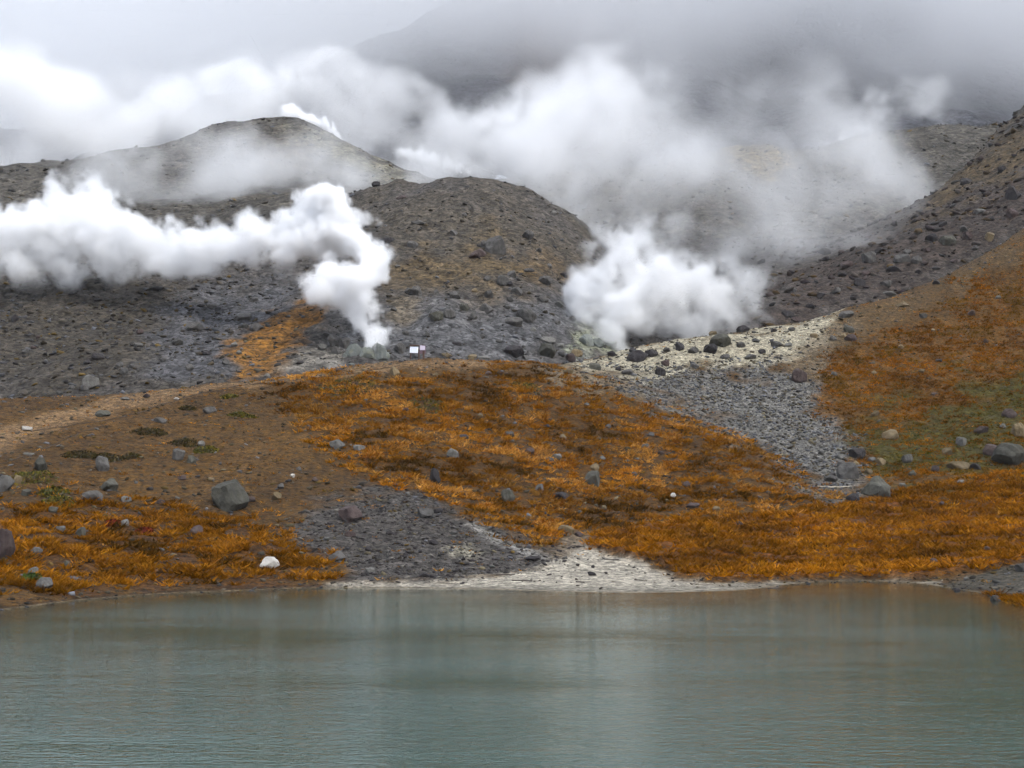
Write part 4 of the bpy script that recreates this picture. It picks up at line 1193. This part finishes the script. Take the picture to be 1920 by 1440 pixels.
def draped(name, pts, rad, mat, label, cat, lift=.03, n=60):
    """a thin tube laid over the ground along photo points"""
    g = [hit(*p)[:3] for p in pts]
    g = np.array(g)
    t = np.linspace(0, len(g) - 1, n)
    q = np.stack([np.interp(t, np.arange(len(g)), g[:, k]) for k in range(3)], -1)
    q[:, 2] = height(LN, q[:, 0], q[:, 1]) + lift
    V, Fc = [], []
    for i in range(n):
        d = q[min(i + 1, n - 1)] - q[max(i - 1, 0)]; d /= np.linalg.norm(d)
        s = np.cross(d, (0, 0, 1)); s /= np.linalg.norm(s); u = np.cross(s, d)
        rr = rad * (.75 + .5 * random.random())
        for k in range(6):
            a = k * math.pi / 3
            V.append(q[i] + rr * (math.cos(a) * s + math.sin(a) * u))
        if i:
            for k in range(6):
                Fc.append(((i - 1) * 6 + k, (i - 1) * 6 + (k + 1) % 6, i * 6 + (k + 1) % 6, i * 6 + k))
    o = mesh_obj(name, V, Fc, mat)
    return info(o, label, cat)
M_rope = plain_mat('dark_rope', lin(58, 46, 36), .9)
draped('trail_edging', [(58, 810), (100, 803), (154, 795), (208, 787), (240, 778), (290, 763), (330, 752), (396, 735), (440, 725), (520, 716), (600, 708), (690, 696), (750, 686)], .045, M_rope, 'dark edging line following the lower side of the tan footpath', 'edging', .02, 130)
draped('trail_edging', [(-20, 872), (30, 862), (70, 848), (110, 830), (150, 812), (200, 795)], .04, M_rope, 'lower dark edging line joining the footpath near the frame edge', 'edging', .02, 60)
M_drift = plain_mat('driftwood', lin(168, 158, 140), .9)
draped('driftwood', [(1532, 914), (1560, 916), (1596, 915)], .06, M_drift, 'pale driftwood log lying across the gully mouth', 'driftwood', .12, 12)
M_stick = plain_mat('dark_wood', lin(66, 58, 54), .9)
for k, (pts, lb) in enumerate((
    ([(1130, 1047), (1145, 1050), (1160, 1051)], 'dark stick on the sand just under the meadow bank'),
    ([(1080, 1092), (1096, 1093)], 'short dark stick on the sand nearest the water'),
    ([(1190, 1088), (1212, 1090)], 'short dark stick on the sand toward the meadow point'),
    ([(1440, 1104), (1462, 1104), (1485, 1105)], 'line of dark wood scraps at the tip of the sand spit'),
    ([(930, 1079), (965, 1078)], 'thin dark stick where the gravel apron ends'),
    ([(960, 1089), (998, 1090)], 'broken dark twigs in the middle of the beach'),
)):
    draped('driftwood_stick', pts, .035, M_stick, lb, 'stick', .03, 8)
# ------------------------------------------------------------------ steam and cloud (baked voxel density)
def interp_mat(n, lat, offs):
    """catmull-rom weights from a lattice to n samples"""
    x = np.arange(n) / lat + offs
    i = np.floor(x).astype(int); f = x - i
    m = np.zeros((n, i.max() + 4))
    w = [-.5 * f + f ** 2 - .5 * f ** 3, 1 - 2.5 * f ** 2 + 1.5 * f ** 3, .5 * f + 2 * f ** 2 - 1.5 * f ** 3, -.5 * f ** 2 + .5 * f ** 3]
    for k in range(4):
        m[np.arange(n), i + k] += w[k]
    return m.astype(np.float32)

def noise3(shape, lat, octv, seed, gain=.5, billow=False, stretch=(1, 1, 1)):
    r = np.random.default_rng(seed)
    out = np.zeros(shape, np.float32)
    amp = 1.0
    for o in range(octv):
        ms = [interp_mat(shape[k], max(lat * stretch[k] / 2 ** o, 1.01), r.random()) for k in range(3)]
        lattice = (r.random([m_.shape[1] for m_ in ms]) * 2 - 1).astype(np.float32)
        t = np.tensordot(ms[0], lattice, (1, 0))
        t = np.tensordot(t, ms[1], (1, 1))            # x, z, y
        t = np.tensordot(t, ms[2], (1, 1))            # x, y, z
        out += (amp * (np.abs(t) * 2 - .7 if billow else t)).astype(np.float32)
        amp *= gain
    return out

def steam_mat(name, sigma, color, g=0.0):
    m = bpy.data.materials.new(name); m.use_nodes = True
    nt = m.node_tree; nt.nodes.clear()
    o = node(nt, 'ShaderNodeOutputMaterial')
    v = node(nt, 'ShaderNodeVolumeScatter')
    v.inputs['Color'].default_value = (*color, 1)
    v.inputs['Anisotropy'].default_value = g
    a = node(nt, 'ShaderNodeAttribute', attribute_name='density')
    mu = mathn(nt, 'MULTIPLY', a.outputs['Fac'], sigma)
    nt.links.new(mu, v.inputs['Density'])
    nt.links.new(v.outputs[0], o.inputs['Volume'])
    return m

def vapour_mat(name, sigma):
    m = bpy.data.materials.new(name); m.use_nodes = True
    nt = m.node_tree; nt.nodes.clear()
    o = node(nt, 'ShaderNodeOutputMaterial')
    v = node(nt, 'ShaderNodeVolumeScatter')
    v.inputs['Color'].default_value = (.99, .99, .99, 1)
    v.inputs['Density'].default_value = sigma
    nt.links.new(v.outputs[0], o.inputs['Volume'])
    return m

def voxel_object(name, dens, org, vox, mat, hull=None, thr=.45):
    nx, ny, nz = dens.shape
    me = bpy.data.meshes.new(name)
    me.vertices.add(dens.size)
    set_float(me, dens, 'dens')
    ob = bpy.data.objects.new(name, me); COL.objects.link(ob)
    g = bpy.data.node_groups.new(name + '_voxels', 'GeometryNodeTree')
    g.interface.new_socket('Geometry', in_out='INPUT', socket_type='NodeSocketGeometry')
    g.interface.new_socket('Geometry', in_out='OUTPUT', socket_type='NodeSocketGeometry')
    N, Lk = g.nodes, g.links
    gi = N.new('NodeGroupInput'); go = N.new('NodeGroupOutput'); vc = N.new('GeometryNodeVolumeCube')
    pos = N.new('GeometryNodeInputPosition')
    vc.inputs['Min'].default_value = tuple(org); vc.inputs['Max'].default_value = tuple(np.array(org) + np.array([nx - 1, ny - 1, nz - 1]) * vox)
    for k, q in zip('XYZ', (nx, ny, nz)): vc.inputs['Resolution ' + k].default_value = q
    def vm(op, b=None, s=None):
        n = N.new('ShaderNodeVectorMath'); n.operation = op
        if b is not None: n.inputs[1].default_value = b
        if s is not None: n.inputs['Scale'].default_value = s
        return n
    a1 = vm('SUBTRACT', tuple(org)); a2 = vm('SCALE', None, 1 / vox); a3 = vm('ADD', (.5, .5, .5)); a4 = vm('FLOOR'); a5 = vm('DOT_PRODUCT', (ny * nz, nz, 1))
    Lk.new(pos.outputs[0], a1.inputs[0]); Lk.new(a1.outputs[0], a2.inputs[0]); Lk.new(a2.outputs[0], a3.inputs[0]); Lk.new(a3.outputs[0], a4.inputs[0]); Lk.new(a4.outputs[0], a5.inputs[0])
    na = N.new('GeometryNodeInputNamedAttribute'); na.data_type = 'FLOAT'; na.inputs[0].default_value = 'dens'
    si = N.new('GeometryNodeSampleIndex'); si.data_type = 'FLOAT'; si.domain = 'POINT'
    Lk.new(gi.outputs[0], si.inputs['Geometry']); Lk.new(na.outputs['Attribute'], si.inputs['Value']); Lk.new(a5.outputs['Value'], si.inputs['Index'])
    Lk.new(si.outputs[0], vc.inputs['Density'])
    sm = N.new('GeometryNodeSetMaterial'); sm.inputs['Material'].default_value = mat
    Lk.new(vc.outputs[0], sm.inputs[0])
    last = sm.outputs[0]
    if hull is not None:
        vmn = N.new('GeometryNodeVolumeToMesh')
        vmn.inputs['Threshold'].default_value = thr
        vmn.inputs['Adaptivity'].default_value = .3
        Lk.new(vc.outputs[0], vmn.inputs[0])
        s2 = N.new('GeometryNodeSetMaterial'); s2.inputs['Material'].default_value = hull
        Lk.new(vmn.outputs[0], s2.inputs[0])
        jn = N.new('GeometryNodeJoinGeometry')
        Lk.new(last, jn.inputs[0]); Lk.new(s2.outputs[0], jn.inputs[0])
        last = jn.outputs[0]
    Lk.new(last, go.inputs[0])
    md = ob.modifiers.new('voxels', 'NODES'); md.node_group = g
    return ob

def puffs(strokes, sub, seed, jit=.8, rsub=(.35, .6)):
    """strokes: lists of (px, py, r_px, Y, density); adds smaller puffs round the main ones"""
    r = random.Random(seed)
    out = []
    for px, py, rp, Y, dn in strokes:
        c = np.array(P(px, py, Y)); R = rp * Y / F
        out.append((c, R, dn))
        for _ in range(sub):
            d = np.array([r.gauss(0, 1), r.gauss(0, .8), r.gauss(0, 1)]); d /= np.linalg.norm(d)
            out.append((c + d * R * jit * r.uniform(.6, 1.05), R * r.uniform(*rsub), dn * r.uniform(.75, 1.1)))
    return out

def steam(name, strokes, vox, sub, seed, mat, rs=1.3, edge=.25, amp=.5, lat=14, octv=4, billow=True, hull=None, wisp=0.0, stretch=(1, 1, 1), warp=.8, erode=.3, floor=None):
    bl = puffs([(a_, b_, c_ * rs, d_, e_) for a_, b_, c_, d_, e_ in strokes], sub, seed)
    lo = np.min([c - R * 1.35 for c, R, _ in bl], 0); hi = np.max([c + R * 1.35 for c, R, _ in bl], 0)
    n = np.ceil((hi - lo) / vox).astype(int) + 2
    q = np.full(n, -1.0, np.float32); dn = np.zeros(n, np.float32)
    ax = [lo[k] + np.arange(n[k]) * vox for k in range(3)]
    for c, R, dd in bl:
        s = [slice(max(int((c[k] - R * 1.4 - lo[k]) / vox), 0), int((c[k] + R * 1.4 - lo[k]) / vox) + 2) for k in range(3)]
        x, y, z = (ax[k][s[k]] for k in range(3))
        v = (1 - np.sqrt((x[:, None, None] - c[0]) ** 2 + (y[None, :, None] - c[1]) ** 2 + (z[None, None, :] - c[2]) ** 2) / R).astype(np.float32)
        t = tuple(s)
        b = v > q[t]
        dn[t] = np.where(v > -.4, np.maximum(dn[t], dd * np.clip((v + .4) / .8, 0, 1)), dn[t])
        q[t] = np.maximum(q[t], v)
    shp = tuple(n)
    # tear the puffs with turbulent displacement, large swirls first
    if warp:
        for lt, am in ((lat * 2.2, warp), (lat * .7, warp * .5)):
            if lt < 1.6: continue
            idx = []
            for k in range(3):
                w_ = noise3(shp, lt, 2, seed + 11 + k + int(lt * 7), .5)
                sh_ = [1, 1, 1]; sh_[k] = n[k]
                idx.append(np.clip(np.rint(np.arange(n[k]).reshape(sh_) + w_ / (w_.std() + 1e-6) * am / vox), 0, n[k] - 1).astype(np.int32))
            q = q[idx[0], idx[1], idx[2]]; dn = dn[idx[0], idx[1], idx[2]]
    nz = noise3(shp, lat, octv, seed + 1, .6, billow, stretch)
    nz /= nz.std() + 1e-6
    f = q + amp * .5 * nz
    d = np.clip((f - .05) / edge, 0, 1)
    d = d * d * (3 - 2 * d)
    hf = noise3(shp, max(lat * .45, 2.2), 3, seed + 3, .65)
    hf = np.clip(.5 + .28 * hf / hf.std(), 0, 1)
    d = np.clip((d - erode * hf) / (1 - erode * hf), 0, 1) * dn
    if wisp:
        w = noise3(shp, lat * 1.8, 5, seed + 2, .62)
        d *= np.clip(1 + wisp * w / w.std(), .0, 2.4)
    d *= q > -.75
    if floor:                                   # the bank lies on a level, its underside soft and even
        fl = smooth(floor[1] - 1.5, floor[1] + 2.5, ax[2])[None, None, :]
        sel = smooth(floor[0] + 5, floor[0] - 3, ax[0])[:, None, None]
        d *= 1 - sel * (1 - fl)
    return voxel_object(name, d.astype(np.float32), lo, vox, mat, hull, .12 if 'jet' in name else .25)

VAP = vapour_mat('thin_vapour', .03)
YJ = vy - .6
S1 = [(690, 656, 11, YJ, 1), (690, 640, 15, YJ, 1), (688, 622, 20, YJ, 1), (682, 602, 25, YJ + .5, 1), (674, 580, 31, YJ + 1, 1), (660, 556, 36, YJ + 2, 1), (640, 532, 34, YJ + 3, 1), (606, 512, 30, YJ + 3, .95), (680, 530, 32, YJ + 3, .9),
      (698, 505, 30, YJ + 5, .8), (690, 480, 30, YJ + 6, .8), (664, 446, 34, YJ + 8, 1), (640, 418, 38, YJ + 9, 1), (600, 404, 32, YJ + 10, .9), (556, 394, 22, YJ + 11, .7), (585, 440, 46, YJ + 11, .9),
      (540, 448, 44, YJ + 13, .8), (490, 452, 42, YJ + 16, .7), (440, 460, 44, YJ + 18, .6), (390, 468, 42, YJ + 20, .5), (340, 474, 42, YJ + 22, .45), (290, 476, 44, YJ + 24, .45), (230, 462, 56, YJ + 26, .45), (180, 430, 62, YJ + 27, .45),
      (150, 390, 52, YJ + 28, .42), (122, 352, 28, YJ + 28, .3), (95, 430, 56, YJ + 28, .42), (30, 448, 52, YJ + 28, .4), (-50, 450, 62, YJ + 28, .4), (-130, 440, 62, YJ + 28, .35), (120, 485, 40, YJ + 27, .35), (210, 500, 32, YJ + 25, .3), (60, 500, 34, YJ + 27, .25)]
st1 = steam('steam_column', S1, .29, 8, 601, steam_mat('dense_steam', 1.7, (.999, .999, .999)), 1.38, edge=.55, amp=.34, lat=9, octv=5, hull=VAP, wisp=.3, warp=.7, erode=.42, floor=(-27.0, 34.0))
info(st1, 'dense white steam column bending into a long bank across the slope', 'steam')

S2 = [(1112, 632, 20, 182, .5), (1128, 606, 32, 184, .6), (1150, 570, 46, 186, .6), (1170, 525, 52, 188, .6), (1178, 480, 36, 189, .5), (1145, 462, 30, 190, .25), (1115, 440, 22, 190, .12), (1215, 520, 48, 190, .5), (1240, 560, 56, 190, .45), (1290, 540, 46, 192, .38), (1300, 580, 44, 192, .3),
      (1350, 560, 46, 193, .26), (1395, 560, 36, 194, .16), (1405, 540, 30, 195, .12), (1240, 605, 28, 189, .2), (1310, 608, 24, 191, .13), (1370, 598, 26, 193, .12), (1190, 600, 32, 187, .35), (1420, 585, 24, 195, .12), (1200, 430, 34, 196, .08), (1240, 450, 40, 198, .12), (1300, 475, 44, 198, .12), (1360, 500, 40, 198, .1), (1160, 540, 44, 187, .5), (1330, 590, 34, 192, .2), (1270, 590, 34, 190, .25)]
st2 = steam('steam_plume', S2, .28, 8, 611, steam_mat('wide_steam', .75, (.999, .999, .999)), 1.75, edge=1.0, amp=.46, lat=14, octv=5, billow=False, wisp=.4, hull=VAP, warp=1.3, erode=.4)
info(st2, 'wide billowing steam plume rising behind the whitish bench', 'steam')

S3 = [(940, 130, 26, 262, .5), (930, 165, 46, 262, .7), (890, 200, 60, 262, .8), (990, 215, 80, 260, 1), (1080, 220, 78, 258, 1), (1165, 225, 60, 256, .8), (1240, 215, 40, 256, .6), (1275, 255, 44, 256, .6), (1160, 290, 95, 252, 1), (1020, 285, 85, 252, 1), (900, 255, 55, 262, .8), (860, 300, 46, 266, .6),
      (1250, 350, 95, 250, .8), (1130, 360, 80, 246, .8), (1370, 380, 95, 250, .75), (1490, 385, 95, 246, .75), (1600, 365, 85, 248, .7), (1700, 330, 55, 262, .4), (1780, 310, 36, 272, .2), (1250, 430, 70, 244, .5), (1390, 450, 70, 246, .35), (1500, 450, 56, 246, .3), (1080, 400, 40, 243, .4), (1660, 400, 50, 252, .4), (1200, 430, 55, 240, .6), (1320, 440, 70, 238, .6), (1430, 430, 75, 240, .6), (1540, 430, 60, 240, .5), (1460, 490, 45, 236, .35), (1370, 490, 45, 236, .35), (940, 320, 40, 238, .5), (1000, 345, 48, 234, .6), (1060, 380, 45, 232, .6), (1100, 420, 35, 230, .5), (1500, 330, 60, 290, .3), (1600, 330, 55, 290, .25), (1000, 180, 60, 262, .8), (1060, 250, 90, 256, 1), (960, 250, 70, 258, 1), (1200, 320, 100, 250, .9), (1310, 400, 100, 244, .7), (1440, 420, 100, 244, .65), (1560, 400, 90, 246, .6), (1660, 370, 70, 252, .5), (1740, 330, 50, 262, .35), (1250, 400, 80, 236, .7), (1330, 460, 70, 232, .6), (1420, 480, 60, 228, .5), (1500, 460, 70, 234, .55), (1600, 430, 60, 240, .5), (1350, 330, 90, 270, .45), (1480, 330, 90, 275, .45), (1600, 320, 80, 280, .4), (1720, 300, 60, 290, .35)]
st3 = steam('drifting_mist', [(a_, b_, c_ * (1 if a_ < 1350 else .85), d_, e_ * (1.3 if a_ < 1230 else .85 if a_ < 1450 else .72) * (1.5 if b_ > 435 else 1)) for a_, b_, c_, d_, e_ in S3], .85, 6, 621, steam_mat('thin_steam', .09, (.998, .998, .999)), 2.0, edge=1.0, amp=.38, lat=18, octv=5, billow=False, wisp=.42, warp=5.0, erode=.15)
info(st3, 'thin steam drifting over the dome and ridge', 'mist', None, 'stuff')

S4 = [(690, 165, 34, 432, 1), (735, 180, 40, 432, 1), (775, 215, 40, 430, .9), (820, 250, 40, 428, .8), (850, 290, 30, 425, .6), (620, 165, 46, 432, 1), (560, 185, 55, 432, 1), (480, 195, 60, 430, 1), (400, 225, 60, 428, 1), (310, 240, 65, 426, 1), (200, 250, 75, 424, 1), (80, 255, 80, 422, 1), (-60, 260, 90, 420, 1),
      (650, 220, 46, 430, .9), (720, 240, 40, 428, .8), (560, 225, 40, 430, .8), (-220, 260, 100, 420, 1), (-400, 260, 110, 420, 1), (770, 285, 34, 415, .5), (30, 290, 40, 385, .5), (200, 275, 30, 392, .5), (0, 318, 34, 348, .3), (-100, 320, 40, 345, .3), (90, 303, 32, 352, .3), (180, 290, 30, 356, .3), (270, 280, 28, 362, .3), (350, 265, 28, 370, .28), (430, 250, 24, 378, .25)]
st4 = steam('upper_mist', S4, 1.2, 5, 631, steam_mat('upper_steam', .12, (.998, .998, .999)), 1.75, edge=.9, amp=.38, lat=15, octv=5, billow=False, wisp=.4, warp=4.5, erode=.2)
info(st4, 'bank of steam lying behind the upper hills', 'mist', None, 'stuff')

S5 = [(640, 262, 5, 384, 1), (625, 254, 8, 385, 1), (605, 244, 10, 386, 1), (585, 233, 12, 388, .9), (565, 222, 12, 390, .7), (545, 214, 14, 392, .5)]
st5 = steam('small_steam_jet', S5, .55, 5, 641, steam_mat('jet_steam', 2.2, (.997, .997, .998)), 1.8, edge=.5, amp=.3, lat=6, octv=3, hull=VAP, warp=.5, erode=.1)
info(st5, 'small white steam jet on the shoulder of the upper hill', 'steam')
S6 = [(874, 318, 4, 300, 1), (858, 313, 7, 301, 1), (838, 308, 9, 302, .9), (815, 302, 11, 304, .8), (790, 294, 13, 306, .6), (765, 284, 14, 308, .4)]
st6 = steam('small_steam_jet', S6, .45, 5, 651, steam_mat('jet_steam_low', 1.6, (.997, .997, .998)), 1.5, edge=.5, amp=.25, lat=6, octv=3, hull=VAP, warp=.5, erode=.1)
info(st6, 'small white steam jet just above the dome crest', 'steam')
S7 = [(1610, 205, 40, 430, .6), (1650, 200, 50, 430, .8), (1710, 215, 50, 430, 1), (1770, 225, 42, 430, 1), (1800, 235, 26, 430, .8), (1600, 235, 40, 430, .5)]
st7 = steam('distant_steam_puff', S7, 1.2, 6, 661, steam_mat('far_puff', .12, (.994, .995, .998)), 1.25, edge=1.0, amp=.5, lat=10, octv=4, wisp=.5, warp=4.0, erode=.3)
info(st7, 'pale steam puff rising behind the far ridge', 'steam', None, 'stuff')
S8 = [(x_, 312 - 40 * math.sin((x_ - 130) / 650 * math.pi) + dy_, 56, 318 - .12 * dy_, .55 + .45 * math.exp(-((x_ - 430 + dy_) / 170) ** 2)) for x_ in range(170, 800, 58) for dy_ in (-28, 36)]
st8 = steam('hill_mist', S8, 1.1, 4, 671, steam_mat('hill_veil', .09, (.998, .998, .999)), 1.7, edge=.9, amp=.4, lat=16, octv=4, billow=False, wisp=.5, warp=5.0, erode=0.0)
info(st8, 'faint veil of mist trailing across the upper hill', 'mist', None, 'stuff')

# low cloud sitting on the mountain
cv = 9.0
clo = np.array([-420.0, 440.0, 90.0]); cn = np.array([94, 45, 28])
cx = clo[0] + np.arange(cn[0]) * cv; cyy = clo[1] + np.arange(cn[1]) * cv; cz = clo[2] + np.arange(cn[2]) * cv
CX, CYY, CZ = np.meshgrid(cx, cyy, cz, indexing='ij')
cnz = noise3(tuple(cn), 10, 4, 701, .55); cnz /= cnz.std()
az = CX / CYY                                   # cloud base hangs lower at both sides of the flank
base_z = 182 - 85 * smooth(-.05, -.17, az) - 42 * smooth(.10, .34, az)
cd = smooth(-55, 75, CZ - base_z + 20 * cnz) * (1 + .4 * np.clip(cnz, -2, 2))
edge_f = np.minimum.reduce([smooth(345, 290, CZ), smooth(0, 25, CYY - clo[1]), smooth(0, 40, CX - clo[0]), smooth(0, 40, cx[-1] - CX)])
cloud = voxel_object('low_clouds', (cd * edge_f).astype(np.float32), clo, cv, steam_mat('cloud', .012, (.9985, .999, .9995), .7))
info(cloud, 'grey-white low cloud swallowing the mountain top', 'cloud', None, 'stuff')

# thin even air over the whole place
hz = box_haze = mesh_obj('haze', [(x, y, z) for x in (-900, 900) for y in (-150, 1000) for z in (-5.3, 330)], [(0, 1, 3, 2), (4, 6, 7, 5), (0, 4, 5, 1), (2, 3, 7, 6), (0, 2, 6, 4), (1, 5, 7, 3)])
mh = bpy.data.materials.new('haze'); mh.use_nodes = True
nh = mh.node_tree; nh.nodes.clear()
oh = node(nh, 'ShaderNodeOutputMaterial'); pv_ = node(nh, 'ShaderNodeVolumePrincipled')
pv_.inputs['Color'].default_value = (.93, .95, .98, 1)
pv_.inputs['Density'].default_value = .00009
nh.links.new(pv_.outputs[0], oh.inputs['Volume'])
hz.data.materials.append(mh)
info(hz, 'thin pale mountain air over the pond and slopes', 'haze', None, 'stuff')
